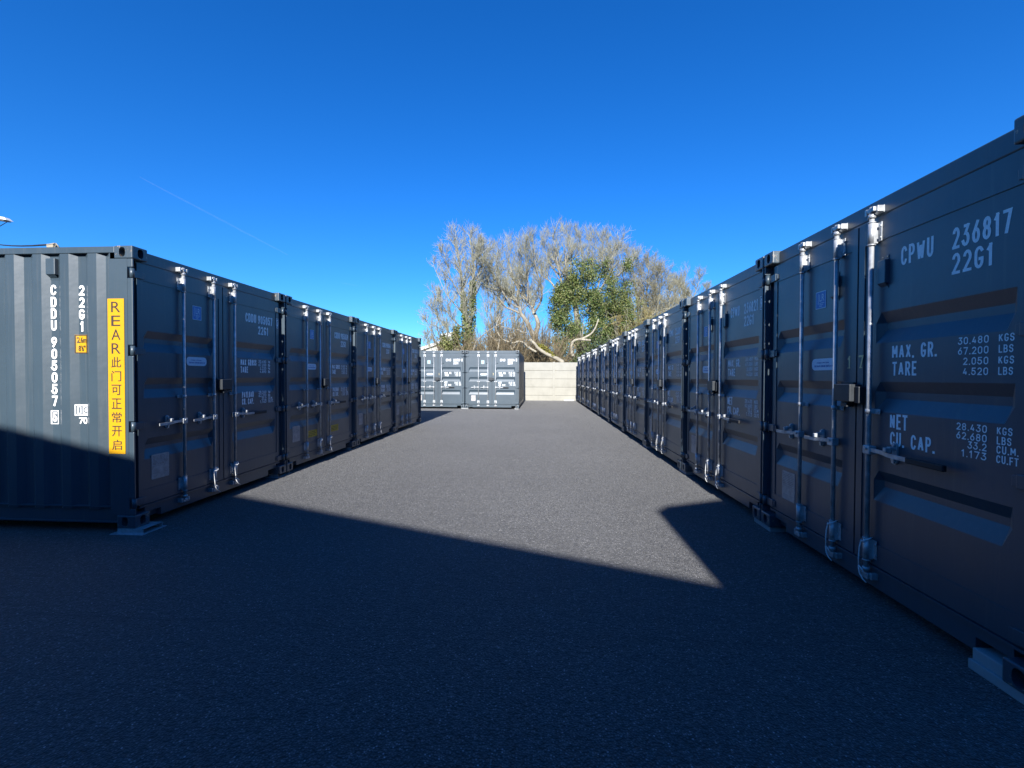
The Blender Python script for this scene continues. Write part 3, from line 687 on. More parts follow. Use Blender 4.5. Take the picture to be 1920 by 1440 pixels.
# --- ochre stickers on the second left container
for d, (u0, u1, z0, z1) in ((lefts[1][1], (.655, .985, .405, .515)), (lefts[1][2], (1.440, 1.780, .405, .520))):
    s1 = MB(); s1.box(u0, u1, .0548, .057, z0, z1); ob('warning_sticker', s1.mesh('warning_sticker', M['ochre']), d)
    s2 = MB(); p = fp(.0542); frame_rect(s2, u0+.008, u1-.008, z0+.008, z1-.008, .003, p); random.seed(9)
    for row in range(3):
        x = u0 + .05
        while x < u1-.05:
            l_ = random.uniform(.012, .04); rect(s2, x, min(x+l_, u1-.03), z0+.024+row*.026, z0+.036+row*.026, p); x += l_+.008
    ob('sticker_print', s2.mesh('sticker_print', M['black']), d)

# --- what the containers stand on
def pad_thing(kind, x0, x1, y0, y1, label):
    mb = MB()
    if kind == 'steel':
        mb.cbox(x0, x1, y0, y1, .0, .006, .002); xm0, xm1 = x0+.05, x1-.02
        mb.box(xm0, xm1, y0+.03, y0+.036, .006, .044); mb.box(xm0, xm1, y1-.036, y1-.03, .006, .044); mb.box(xm0, xm1, y0+.03, y1-.03, .044, .049)
        return ob('packing_plate', mb.mesh('packing_plate', M['galv']), None, None, label, 'steel pad', 'pads under the containers')
    mb.cbox(x0, x1, y0, y1, .0, .0495, .004)
    if 'near corner' in label: mb.cbox(x0+.02, x1, RY+.190, y1, .0, .105, .006)      # thicker half, left of the corner fitting
    return ob('paving_slab', mb.mesh('paving_slab', M['slab']), None, None, label, 'paving slab', 'pads under the containers')
pad_thing('steel', LX-.22, LX+.10, LY-.03, LY+.24, 'galvanised steel pad under the near corner of the container with the REAR sign')
for i, lab in ((1, 'pad under the corners where the REAR sign container meets its neighbour'), (2, 'pad under the joint on the far side of the ochre sticker container'), (3, 'pad under the last joint of the left row')):
    pad_thing('steel', LX-.22, LX-.02, LY+PIT*i-.19, LY+PIT*i+.16, 'steel ' + lab)
pad_thing('slab', RX+.010, RX+.45, RY-.20, RY+.345, 'grey concrete slab under the near corner of the brass 17 container')
for i, lab in ((1, 'grey concrete slab under the joint between the brass 17 container and CPWU 236821'), (2, 'grey concrete slab under the joint between CPWU 236821 and CPWU 236807'), (3, 'grey concrete slab under the joint on the far side of CPWU 236807')):
    pad_thing('slab', RX+.02, RX+.45, RY+PIT*i-.15, RY+PIT*i+.17, lab)
pad_thing('slab', FX-.2, FX-.01, FY+.03, FY+.4, 'grey concrete slab under the right corner of the sunlit container CPWU 236804')
pad_thing('slab', FX-CW-.17, FX-CW+.15, FY+.03, FY+.4, 'grey concrete slab under the joint of the two sunlit containers')

# ------------------------------------------------------------------ ground
def sheet(name, x0, x1, y0, y1, z, mat):
    mb = MB(); mb.add([(x0,y0,z),(x1,y0,z),(x1,y1,z),(x0,y1,z)], [(0,1,2,3)]); return ob(name, mb.mesh(name, mat), kind='structure')
sheet('tarmac', -32, 22, -22, 27.56, 0, M['tarmac'])
sheet('ground', -6000, 6000, -4000, 9000, -.006, M['earth'])
random.seed(21)
gr = MB()
for k in range(110):                                 # pale grit lying loose on the tarmac
    x, y = random.uniform(-3.6, 2.1), random.uniform(1.2, 24); r = random.uniform(.0025, .006)
    n = 5; a0 = random.random()*6.28
    pts = [(x+r*random.uniform(.6, 1.2)*math.cos(a0+6.283*q/n), y+r*random.uniform(.6, 1.2)*math.sin(a0+6.283*q/n), 0.0005) for q in range(n)]
    gr.add(pts + [(p[0]*.7+x*.3, p[1]*.7+y*.3, r*.9) for p in pts], [tuple(range(n, 2*n))] + [(q, (q+1) % n, n+(q+1) % n, n+q) for q in range(n)])
ob('loose_grit', gr.mesh('loose_grit', M['slab']), kind='stuff', label='pale loose grit scattered over the tarmac', cat='grit')

# ------------------------------------------------------------------ concrete wall at the end of the yard
WY = 27.6
wall = ob('concrete_wall', None, None, (.8, WY, 0), 'cream concrete panel wall with slotted posts closing the end of the yard', 'wall')
def wpart(n, mb): return ob(n, mb.mesh(n, M['concrete']), wall)
SP = 2.75
for k in range(-4, 4):
    x = k*SP; mb = MB(); mb.cbox(x-.07, x+.07, -.055, .09, 0, 2.385, .012); wpart('wall_post', mb)
for k in range(-4, 3):
    random.seed(k+50); dx = random.uniform(-.004, .004)
    for j in range(5):
        z0 = -.19 + .51*j; z1 = z0 + .508
        mb = MB(); y = dx + random.uniform(-.006, .006)
        a, b = k*SP+.068, (k+1)*SP-.068; c = .013
        mb.add([(a,y+.028,max(z0,-.02)),(b,y+.028,max(z0,-.02)),(b,y,z0+c),(a,y,z0+c),(b,y,z1-c),(a,y,z1-c),(b,y+.028,z1),(a,y+.028,z1),(b,y+.06,z1),(a,y+.06,z1),(b,y+.06,z0),(a,y+.06,z0)],
               [(0,1,2,3),(3,2,4,5),(5,4,6,7),(7,6,8,9),(9,8,10,11)])
        wpart('wall_panel', mb)
pk = MB(); pk.cbox(1.42, 2.02, WY-.22, WY-.10, 0, .07, .01); ob('plank', pk.mesh('plank', M['fascia']), None, None, 'white plank lying on the tarmac at the foot of the cream wall', 'plank')

# ------------------------------------------------------------------ trees
class Tree:
    def __init__(s, seed): s.rng = random.Random(seed); s.thick = MB(); s.twig = MB(); s.n = 0
    def smooth_path(s, pts, sub=3):
        out = []
        for i in range(len(pts)-1):
            p0 = pts[max(i-1,0)]; p1 = pts[i]; p2 = pts[i+1]; p3 = pts[min(i+2, len(pts)-1)]
            for k in range(sub):
                t = k/sub; out.append(.5*((2*p1) + (p2-p0)*t + (2*p0-5*p1+4*p2-p3)*t*t + (3*p1-p0-3*p2+p3)*t**3))
        out.append(pts[-1]); return out
    def limb(s, pts, r0, r1, kids=8, lvl=0, ln=1.0, up=.35, start=.2, maxl=3, min_r=.010):
        pts = s.smooth_path(pts) if lvl == 0 else pts; n = len(pts)
        rad = [r0 + (r1-r0)*(i/(n-1)) for i in range(n)]
        (s.thick if r0 > .03 else s.twig).tube(pts, rad, 7 if r0 > .05 else (4 if r0 > .02 else 3), caps=False)
        if lvl >= maxl: return
        tot = sum((pts[i+1]-pts[i]).length for i in range(n-1))
        for k in range(kids):
            t = start + (1-start)*(k + s.rng.random())/kids; i = min(int(t*(n-1)), n-2); fr = t*(n-1) - i
            p = pts[i].lerp(pts[i+1], fr); tan = (pts[i+1]-pts[i]).normalized()
            side = Vector((s.rng.gauss(0,1), s.rng.gauss(0,1), s.rng.gauss(0,1))); side -= tan*side.dot(tan); side.normalize()
            a = R_(s.rng.uniform(25, 62)); d = tan*math.cos(a) + side*math.sin(a) + Vector((0,0,up))*s.rng.uniform(.2, 1); d.normalize()
            L = ln * s.rng.uniform(.65, 1.25) * (1.05-.45*t); r = max(min_r, rad[i]*.58 if lvl else min(rad[i]*.6, .05))
            s.wander(p, d, L, r, lvl+1, ln*.66, up, maxl, min_r)
    def wander(s, p, d, L, r, lvl, ln, up, maxl, min_r):
        segs = 5 if lvl == 1 else 4; pts = [p]; st = L/segs
        for k in range(segs):
            d = (d + Vector((s.rng.gauss(0,.17), s.rng.gauss(0,.17), s.rng.gauss(0,.14) + up*.30))).normalized(); p = p + d*st; pts.append(p)
        s.limb(pts, r, max(min_r*.45, r*.35), s.kids[min(lvl, len(s.kids)-1)], lvl, ln, up, .15, maxl, min_r)
def P_(pts, y, rng=None, dy=0.0):
    out = []
    for i, (a, b) in enumerate(pts):
        if b < 600: b = 600 - (600-b)*.85
        out.append(at(a, b, y + (dy*i/(len(pts)-1) if len(pts) > 1 else 0)))
    return out
def leaves(mb, rng, centre, rad, n, size, hole=None, shell=.35):
    for _ in range(n):
        while True:
            q = Vector((rng.uniform(-1,1), rng.uniform(-1,1), rng.uniform(-1,1)))
            l2 = q.length
            if l2 <= 1 and (l2 > shell or rng.random() < .25): break
        q = q * rng.uniform(.85, 1.12); p = centre + Vector((q.x*rad[0], q.y*rad[1], q.z*rad[2]))
        if hole and hole(p): continue
        leaf(mb, rng, p, size*rng.uniform(.6, 1.35))
def leaf(mb, rng, p, s_):
    a = Vector((rng.gauss(0,1), rng.gauss(0,1)-.5, rng.gauss(0,1)+.3)).normalized(); b = a.orthogonal().normalized(); c = a.cross(b); an = rng.random()*6.28
    e1 = (b*math.cos(an) + c*math.sin(an))*s_*.5; e2 = a.cross(e1).normalized()*s_*.38
    mb.add([p-e1, p+e2, p+e1, p-e2], [(0,1,2,3)])
def clump(mb, rng, c, r, n, size):
    for _ in range(n):
        d = Vector((rng.gauss(0,1), rng.gauss(0,1), rng.gauss(0,1))); leaf(mb, rng, c + d*(r*.55), size*rng.uniform(.6, 1.35))
def leafy_mass(mb, rng, c, rad, nclump, per, r, size, hole=None):
    for _ in range(nclump):
        while True:
            q = Vector((rng.uniform(-1,1), rng.uniform(-1,1), rng.uniform(-1,1)))
            if q.length <= 1 and (q.length > .5 or rng.random() < .3): break
        p = c + Vector((q.x*rad[0], q.y*rad[1], q.z*rad[2]))
        if hole and hole(p): continue
        if mnoise.noise(p*.95) < -.12: continue                # gaps where the sky or the dark inside shows
        clump(mb, rng, p, r*rng.uniform(.7, 1.4), per, size)
def tree(name, base, label, cat, T_, mats, group='bare trees beyond the cream wall', extra=()):
    root = ob(name, None, None, base, label, cat, group)
    inv = Vector(base)
    for nm, mb, mt in [('trunk', T_.thick, mats[0]), ('crown', T_.twig, mats[1])] + list(extra):
        if not mb.v: continue
        mb.v = [(v[0]-inv.x, v[1]-inv.y, v[2]-inv.z) for v in mb.v]
        ob(nm, mb.mesh(nm, M[mt]), root)
    return root
PXM = lambda y: y/F_PX                                # metres per photo pixel at depth y

# slender twin-stemmed tree with ivy round its stems (left)
y = 34.; t = Tree(1); t.kids = [0, 7, 5, 0]
A = P_([(880,712),(876,660),(874,610),(870,560),(866,510),(861,465),(856,428)], y); B = P_([(879,690),(882,630),(885,580),(887,530),(888,490),(886,455),(880,424)], y, dy=.5)
t.limb(A, .17, .025, 24, ln=1.75, up=.45, start=.28, min_r=.0095); t.limb(B, .15, .025, 22, ln=1.6, up=.45, start=.3, min_r=.0095)
for q in ([(872,590),(852,565),(836,540),(822,505),(812,478)], [(870,560),(850,520),(838,480),(834,450)], [(886,540),(900,500),(906,465),(908,440)], [(874,620),(850,600),(830,570),(812,545)], [(876,650),(848,630),(826,600),(808,575)], [(886,510),(896,470),(897,435)]):
    t.limb(P_(q, y, dy=random.uniform(-1.2,1.2)), .055, .014, 11, ln=1.15, up=.35, min_r=.0095)
iv = MB(); rg = random.Random(4)
for path, lo, n in ((A, 0, 2600), (B, 0, 2200)):
    for _ in range(n):
        k = rg.uniform(0, 3.4); i = int(k); p = path[i].lerp(path[i+1], k-i)
        rr = .50 - .08*k; d = Vector((rg.gauss(0,1), rg.gauss(0,1), rg.gauss(0,.6))); d.normalize(); leaf(iv, rg, p + d*rr*rg.uniform(.5,1.1), .15)
tree('ivy_clad_tree', at(880,712,y), 'slender bare tree with two ivy-clad stems, leftmost behind the sunlit containers', 'tree', t, ('bark_grey', 'twig_grey'), extra=[('ivy', iv, 'ivy')])

# pale spreading tree (middle)
y = 36.; t = Tree(2); t.kids = [0, 7, 5, 0]
t.limb(P_([(1010,700),(1006,660),(1001,634),(994,617),(987,602),(977,586),(975,574),(968,561),(959,552),(945,538),(930,512),(918,485),(910,458)], y), .24, .02, 22, ln=1.9, up=.35, start=.42, min_r=.0095)
t.limb(P_([(1008,690),(1006,644),(1004,628),(1009,611),(1006,596),(1000,582),(998,571),(989,556),(975,540),(964,512),(956,480),(952,445)], y, dy=1), .24, .02, 22, ln=1.9, up=.4, start=.42, min_r=.0095)
for q, r in (([(977,586),(959,577),(948,571),(936,553),(922,535),(912,520)], .09), ([(1002,582),(1010,568),(1016,550),(1014,520),(1006,490),(1000,450),(1000,425)], .10), ([(968,561),(972,530),(976,495),(972,455)], .08), ([(989,556),(990,520),(986,480),(984,440)], .08), ([(945,538),(925,530),(912,505),(908,480)], .06), ([(975,574),(955,560),(935,520),(930,480),(935,450)], .07)):
    t.limb(P_(q, y, dy=random.uniform(-2,2)), r, .014, 15, ln=1.5, up=.4, min_r=.0095)
tree('bare_tree', at(1010,700,y), 'wide bare tree with pale forked trunk rising behind the right sunlit container', 'tree', t, ('bark_pale', 'twig_grey'))

# the ivy-smothered tree (centre right)
y = 37.; t = Tree(3); t.kids = [0, 7, 5, 0]
t.limb(P_([(1090,705),(1086,640),(1080,580),(1072,540),(1062,500),(1060,460)], y), .34, .05, 10, ln=1.8, up=.5, start=.5, min_r=.0095)
for q, r, kd in (([(1066,580),(1054,545),(1053,520),(1050,500),(1046,480),(1043,463),(1040,432),(1036,415)], .13, 20), ([(1056,555),(1044,535),(1033,517),(1020,505),(1012,494),(1000,470),(993,440)], .10, 16), ([(1051,502),(1037,487),(1027,465),(1018,432)], .08, 14),
                 ([(1100,580),(1122,540),(1135,515),(1142,500),(1141,478),(1150,455),(1160,428)], .12, 20), ([(1130,522),(1148,508),(1160,500),(1175,485),(1190,465)], .07, 12), ([(1085,560),(1090,510),(1092,460),(1088,420)], .08, 18), ([(1095,560),(1108,500),(1112,460),(1108,418)], .08, 18), ([(1075,545),(1070,490),(1072,450),(1066,412)], .08, 18), ([(1110,560),(1128,500),(1130,455),(1130,425)], .07, 16)):
    t.limb(P_(q, y, dy=random.uniform(-2,2)), r, .014, kd, ln=1.45, up=.45, start=.3, min_r=.0095)
bl = MB()
for q, r in (([(1074,668),(1071,657),(1072,645),(1078,638),(1091,635),(1108,626),(1117,613),(1122,598)], (.13,.04)), ([(1085,636),(1096,637),(1108,638)], (.10,.075)), ([(1117,614),(1112,622),(1104,630)], (.05,.03)), ([(1092,634),(1093,610),(1095,592)], (.035,.012)), ([(1090,634),(1088,620)], (.03,.012))):
    pp = t.smooth_path(P_(q, y-3.4)); bl.tube(pp, [r[0]+(r[1]-r[0])*i/(len(pp)-1) for i in range(len(pp))], 8)
iv = MB(); rg = random.Random(6); m = PXM(y)
hole = lambda p: ((p - at(1077,590,37)).x / (7*m))**2 + ((p - at(1077,590,37)).z / (17*m))**2 < 1
for cx, cy, rx, ry, n in ((1090,600,52,62,330), (1120,545,38,36,130), (1072,545,32,32,100), (1086,515,22,28,60), (1142,562,36,22,70), (1100,655,62,34,200), (1052,570,20,42,70), (1140,497,8,36,28), (1064,503,8,24,18), (1178,497,7,14,12), (1112,512,22,26,40), (1045,640,14,40,50), (1172,545,20,16,30), (1060,668,34,24,80), (1150,610,26,40,90), (1130,585,36,40,120), (1060,600,26,50,110), (1105,628,50,40,160), (1040,590,12,50,70), (1034,650,12,30,40), (1060,545,26,22,60), (1160,650,34,34,120), (1125,640,40,44,140), (1168,600,26,34,60)):
    leafy_mass(iv, rg, at(cx, cy, y + rg.uniform(-.6,.6)), (rx*m, min(2.2, rx*m*.9), ry*m), int(n*1.25), 34, .30, .115, hole)
iy = MB()
for cx, cy, rx, ry, n in ((1086,520,30,26,60), (1118,530,30,30,60), (1152,556,34,20,70), (1060,552,24,26,40), (1180,572,30,22,60), (1195,605,34,30,60), (1100,580,50,40,60), (1146,500,10,30,22), (1172,620,40,30,60)):
    leafy_mass(iy, rg, at(cx, cy + 6, y - .6 + rg.uniform(-.6,.6)), (rx*m, min(2.0, rx*m*.8), ry*m), n, 22, .34, .10, hole)
tree('ivy_smothered_tree', at(1090,705,y), 'bushy tree smothered in green ivy, bare boughs rising from its top', 'tree', t, ('bark_pale', 'twig_grey'), extra=[('ivy', iv, 'ivy'), ('young_ivy', iy, 'ivy_y'), ('broken_bough', bl, 'bleached')])

# brownish many-stemmed tree (right)
y = 39.; t = Tree(5); t.kids = [0, 7, 5, 0]
for q, r in (([(1205,705),(1190,640),(1178,570),(1168,500),(1164,445)], .13), ([(1207,705),(1200,630),(1194,560),(1188,500),(1184,455)], .13), ([(1210,705),(1212,630),(1212,560),(1214,510),(1218,480)], .12), ([(1212,705),(1224,640),(1232,580),(1238,530),(1242,500)], .11), ([(1214,705),(1236,650),(1248,600),(1256,560),(1260,540)], .10), ([(1202,705),(1176,640),(1156,580),(1150,520),(1148,450)], .11), ([(1200,705),(1165,650),(1150,610),(1140,585)], .09), ([(1209,705),(1222,600),(1228,540),(1230,495)], .1), ([(1206,705),(1206,640),(1222,590),(1246,575),(1262,578)], .08), ([(1204,705),(1185,650),(1172,600),(1176,540)], .08), ([(1212,705),(1230,640),(1243,600),(1252,585)], .07), ([(1210,705),(1205,610),(1206,540),(1200,480)], .09)):
    t.limb(P_(q, y, dy=random.uniform(-2,2)), r, .014, 26, ln=1.5, up=.3, start=.25, min_r=.0095)
go = MB()
for q, r in (([(1130,618),(1145,608),(1158,604),(1169,601),(1187,602),(1205,597),(1222,590)], .07), ([(1150,607),(1160,612),(1172,612),(1190,606)], .05), ([(1140,600),(1152,593),(1170,590),(1196,588)], .045)):
    pp = t.smooth_path(P_(q, y-3)); go.tube(pp, [r*(1-.6*i/(len(pp)-1)) for i in range(len(pp))], 6)
t2 = Tree(15); t2.kids = [0, 6, 4, 0]
for q in ([(1175,655),(1190,630),(1205,605),(1215,590)], [(1165,660),(1175,635),(1186,615)], [(1190,650),(1215,625),(1235,605)], [(1160,650),(1165,625),(1160,605)], [(1200,640),(1225,612),(1250,596)]):
    t2.limb(P_(q, y-3), .03, .012, 16, ln=.8, up=.3, min_r=.0095)
go.add(t2.twig.v, t2.twig.f, True); go.add(t2.thick.v, t2.thick.f, True)
tree('bare_tree', at(1208,705,y), 'brownish many-stemmed bare tree right of the ivy, behind the right row', 'tree', t, ('bark_grey', 'twig_tan'), extra=[('mossy_boughs', go, 'twig_gold')])

# small bare tree over the right row
y = 44.; t = Tree(7); t.kids = [0, 7, 5, 0]
t.limb(P_([(1285,720),(1285,640),(1284,590),(1283,550),(1282,518)], y), .20, .03, 16, ln=1.8, up=.5, start=.45, min_r=.0095)
for q in ([(1284,590),(1272,560),(1262,535),(1254,516)], [(1284,585),(1298,555),(1308,525),(1312,502)], [(1284,600),(1305,570),(1318,550),(1326,535)], [(1284,570),(1275,540),(1272,515)]):
    t.limb(P_(q, y, dy=random.uniform(-1,1)), .07, .014, 12, ln=1.1, up=.4, min_r=.0095)
tree('bare_tree', at(1285,720,y), 'small lone bare tree rising above the right row, apart from the others', 'tree', t, ('bark_grey', 'twig_grey'))

# thin trees standing farther back
for sd, bx, y, tops, lab in ((8, 930, 47., [(925,500),(940,490),(912,520),(950,510),(902,540),(934,470)], 'thin distant bare tree between the ivy-clad stems and the pale forked tree'), (9, 968, 50., [(960,490),(975,470),(985,500),(950,525),(1000,510),(1015,530)], 'thin distant bare tree seen through the pale forked tree')):
    t = Tree(sd); t.kids = [0, 6, 4, 0]
    for k, (tx, ty) in enumerate(tops):
        t.limb(P_([(bx, 715), (bx+(tx-bx)*.15, 660), (bx+(tx-bx)*.5, (660+ty)/2), (tx, ty)], y, dy=random.uniform(-1,1)), .10, .015, 18, ln=1.6, up=.4, start=.3, min_r=.0095)
    tree('bare_tree', at(bx,715,y), lab, 'tree', t, ('bark_grey', 'twig_grey'))
# lean shoots at the far left
y = 33.; t = Tree(10); t.kids = [0, 5, 3, 0]
for q in ([(838,700),(826,660),(812,630),(802,606),(797,596)], [(840,700),(834,660),(824,630),(818,612)], [(845,700),(838,650),(822,600),(810,560)], [(850,700),(842,640),(830,590),(820,540)], [(836,700),(822,668),(805,650),(799,632)], [(848,700),(852,640),(845,590),(838,550)]):
    t.limb(P_(q, y, dy=random.uniform(-.8,.8)), .045, .012, 12, ln=.95, up=.4, start=.35, min_r=.012)
tree('bare_sapling', at(842,705,y), 'thin leaning bare shoots in front of the white house, beside the left row', 'sapling', t, ('bark_grey', 'twig_grey'))

# scrub behind the sunlit containers
def thicket(name, cx, half, top, y, n, seed, mat, label, lean=.25, thickr=(.016, .03)):
    t = Tree(seed); t.kids = [0, 3, 0]; base = at(cx, 707, y); m = PXM(y); H = (706-top)*m + CAM_Z
    for _ in range(n):
        x = t.rng.uniform(-half, half)*m; yy = t.rng.uniform(-1.3, 1.3); h = H*t.rng.uniform(.55, 1.0)*(1-.25*(x/(half*m))**2)
        d = Vector((t.rng.gauss(0, lean), t.rng.gauss(0, lean), 1)).normalized(); p = Vector((base.x+x, base.y+yy, 0)); pts = [p]
        for k in range(6):
            d = (d + Vector((t.rng.gauss(0,.13), t.rng.gauss(0,.13), -.02))).normalized(); p = p + d*(h/6); pts.append(p)
        t.limb(pts, t.rng.uniform(*thickr), .012, 13, 1, .95, .25, .3, 2, .0125)
    t.twig.add(t.thick.v, t.thick.f, True); t.thick = MB()
    return t, Vector((base.x, base.y, 0))
for nm, cx, half, top, y, n, sd, mat, lab in (('scrub', 900, 30, 606, 33.5, 190, 31, 'twig_brown', 'brown scrub of thin upright stems beside the ivy-clad stems'), ('scrub', 950, 36, 580, 33.5, 300, 32, 'twig_brown', 'tall brown scrub thicket behind the pale fallen boughs'), ('scrub', 1012, 40, 592, 34.5, 280, 33, 'twig_brown', 'brown scrub thicket between the pale forked trunk and the ivy, above the cream wall'), ('scrub', 850, 18, 606, 33.2, 90, 34, 'twig_brown', 'narrow clump of brown stems left of the ivy-clad stems'), ('scrub', 1150, 60, 600, 36.5, 300, 35, 'twig_tan', 'low tan scrub behind the far end of the right row'), ('scrub', 1212, 48, 556, 37.5, 330, 36, 'twig_tan', 'tall tan scrub rising behind the middle of the right row')):
    t, b0 = thicket(nm, cx, half, top, y, n, sd, mat, lab)
    tree(nm, b0, lab, 'scrub', t, ('twig_brown', mat), group='scrub behind the sunlit containers')
# evergreen shrubs
for sd, mat, spec, lab, y in ((41, 'ivy_y', ((842,648,16,14,50), (832,640,7,14,14), (858,630,9,24,34), (852,655,20,10,30)), 'yellowish ivy-covered shrub in front of the white house', 33.), (42, 'evergreen', ((1130,665,32,30,110), (1165,660,26,26,70), (1100,682,30,16,50)), 'dark evergreen shrub low behind the far end of the right row', 33.5)):
    rg = random.Random(sd); iv = MB(); m = PXM(y)
    for cx, cy, rx, ry, n in spec: leafy_mass(iv, rg, at(cx,cy,y), (rx*m, rx*m*.8, ry*m), n, 24, .24, .14)
    t = Tree(sd); t.kids = [0, 4, 0]; c0 = spec[0]
    for k in range(7): t.limb(P_([(c0[0]+rg.uniform(-6,6), 707), (c0[0]+rg.uniform(-8,8), 680), (c0[0]+rg.uniform(-14,14), c0[1]-4)], y), .04, .012, 6, ln=.6, min_r=.012, maxl=2)
    b0 = at(c0[0], 707, y); b0.z = 0
    tree('evergreen_shrub', b0, lab, 'shrub', t, ('bark_grey', 'twig_brown'), group='shrubs beyond the yard', extra=[('foliage', iv, mat)])

# fallen pale boughs hanging over the sunlit container, with moss
y = 31.5; t = Tree(50); fb = MB(); ms = MB(); rg = random.Random(8)
for q, r0, r1 in (([(1056,680),(1047,674),(1035,668),(1022,662),(1009,653),(1003,645),(993,636)], .16, .09), ([(1006,660),(992,652),(983,643),(972,640),(964,643),(954,641),(941,635),(933,623),(930,612),(937,592)], .085, .02), ([(886,660),(889,652),(893,640),(912,623),(933,610),(954,597),(975,591)], .05, .018), ([(911,619),(920,630),(931,638),(938,636)], .035, .025), ([(933,610),(931,600),(937,586)], .03, .012), ([(950,600),(955,590),(962,582)], .028, .012), ([(938,611),(950,615),(962,617),(975,620)], .03, .014), ([(937,636),(934,652),(932,664)], .03, .02), ([(958,641),(957,632),(960,625)], .03, .015), ([(972,640),(966,648),(960,655),(957,648)], .03, .02), ([(955,628),(956,634),(962,634),(966,628),(960,620)], .028, .018), ([(970,617),(978,622),(990,624)], .03, .012)):
    pp = t.smooth_path(P_(q, y, dy=rg.uniform(-.5,.5))); fb.tube(pp, [r0+(r1-r0)*i/(len(pp)-1) for i in range(len(pp))], 8)
for _ in range(420):
    a = rg.random(); p = at(1006 + a*34 + rg.gauss(0,1.5), 650 + a*20 - rg.random()*11*(1-abs(a-.35)), y-.12 + rg.gauss(0,.06)); leaf(ms, rg, p, .11)
b0 = at(1050,680,y); root = ob('fallen_boughs', None, None, b0, 'pale fallen boughs with yellow moss hanging above the right sunlit container', 'fallen tree')
for nm, mb, mt in (('bough', fb, 'bleached'), ('moss', ms, 'moss')):
    mb.v = [(v[0]-b0.x, v[1]-b0.y, v[2]-b0.z) for v in mb.v]; ob(nm, mb.mesh(nm, M[mt]), root)

# ------------------------------------------------------------------ white house far behind on the left
y = 52.
hr = ob('white_house', None, None, (at(815,700,y).x, y, 0), 'white rendered house with a low pale gable, half hidden behind the shrubs on the left', 'house'); hx = hr.location.x
def hp_(px, py, yy=y): q = at(px, py, yy); return q.x-hx, q.z
x0, z0 = hp_(760, 662); x1, z1 = hp_(832, 637); x2 = 2*x1-x0
mb = MB(); mb.prism_y([(x0+.3, 0), (x2-.3, 0), (x2-.3, z0-.1), (x1, z1-.5), (x0+.3, z0-.1)], 0, 9); ob('wall', mb.mesh('wall', M['render']), hr)
mb = MB(); th = .34; mb.prism_y([(x0, z0-th), (x1, z1-th), (x1, z1), (x0, z0)], -.35, 9.3); mb.prism_y([(x1, z1-th), (x2, z0-th), (x2, z0), (x1, z1)], -.35, 9.3); ob('roof', mb.mesh('roof', M['fascia']), hr)
a0, b0_ = hp_(827, 650, y+4), hp_(852, 622, y+4); mb = MB(); mb.prism_y([(a0[0], z0-1), (b0_[0], z0-1), (b0_[0], b0_[1]+.05), (a0[0], b0_[1]-.25)], 4, 7); ob('stair_tower', mb.mesh('stair_tower', M['render']), hr)
w0 = hp_(832, 628, y+4); mb = MB(); mb.box(w0[0]-.1, w0[0]+.1, 3.97, 4.02, w0[1]-.22, w0[1]+.22); ob('window', mb.mesh('window', M['rubber']), hr)

# ------------------------------------------------------------------ lamp, cables and clamp above the left container
lp = ob('street_lamp', None, None, (-12.55, 9, 0), 'street lamp with a long white head reaching in at the left edge above the container', 'street lamp')
mb = MB(); mb.tube([(0,0,0),(0,0,2.5),(0,0,4.75)], [.075,.065,.05], 12); mb.cbox(-.11,.11,-.11,.11,0,.5,.02); ob('pole', mb.mesh('pole', M['galv']), lp)
mb = MB(); mb.tube([(0,0,4.70),(.10,0,4.80),(.45,0,4.86)], .03, 8); ob('arm', mb.mesh('arm', M['galv']), lp)
mb = MB(); hw = .07
mb.add([(.38,-hw,4.90),(1.04,-hw,4.80),(1.04,hw,4.80),(.38,hw,4.90),(.38,-hw*.8,4.960),(.97,-hw*.7,4.865),(.97,hw*.7,4.865),(.38,hw*.8,4.960)], [(0,3,2,1),(4,5,6,7),(0,1,5,4),(1,2,6,5),(2,3,7,6),(3,0,4,7)])
ob('lamp_head', mb.mesh('lamp_head', M['fascia']), lp)
mb = MB(); mb.add([(.42,-.075,4.882),(1.0,-.075,4.794),(1.0,.075,4.794),(.42,.075,4.882),(.46,-.06,4.862),(.96,-.06,4.784),(.96,.06,4.784),(.46,.06,4.862)], [(4,7,6,5),(0,1,5,4),(1,2,6,5),(2,3,7,6),(3,0,4,7)]); ob('lens', mb.mesh('lens', M['plate']), lp)
J = Vector((-4.53, 3.865, 2.636))
jb = MB(); jb.cbox(J.x-.040, J.x+.028, J.y-.012, J.y+.04, J.z+.001, J.z+.036, .006); jb.tube([(J.x+.035,J.y,J.z+.002),(J.x+.046,J.y,J.z+.038),(J.x+.066,J.y+.01,J.z+.002)], .007, 6); jb.tube([(J.x-.03,J.y-.01,J.z+.026),(J.x+.046,J.y-.01,J.z+.038)], .006, 6)
ob('cable_clamp', jb.mesh('cable_clamp', M['bleached']), None, None, 'small pale cable clamp on the top rail of the container with the REAR sign', 'cable clamp')
def cable(a, b, sag, r, label):
    a, b = Vector(a), Vector(b); pts = []
    for k in range(13):
        q = k/12; p = a.lerp(b, q); p.z -= sag*4*q*(1-q); pts.append(p)
    mb = MB(); mb.tube(pts, r, 6); ob('cable', mb.mesh('cable', M['rubber']), None, None, label, 'cable', 'overhead cables')
cable((-11.53, 9, 4.80), (-7.1, 4.6, 2.62), .02, .007, 'thin cable slanting down from the tip of the lamp head to the container roof')
cable((-12.55, 9, 4.55), (J.x-.04, J.y, J.z+.03), .10, .008, 'dark cable running from the lamp pole to the pale cable clamp')

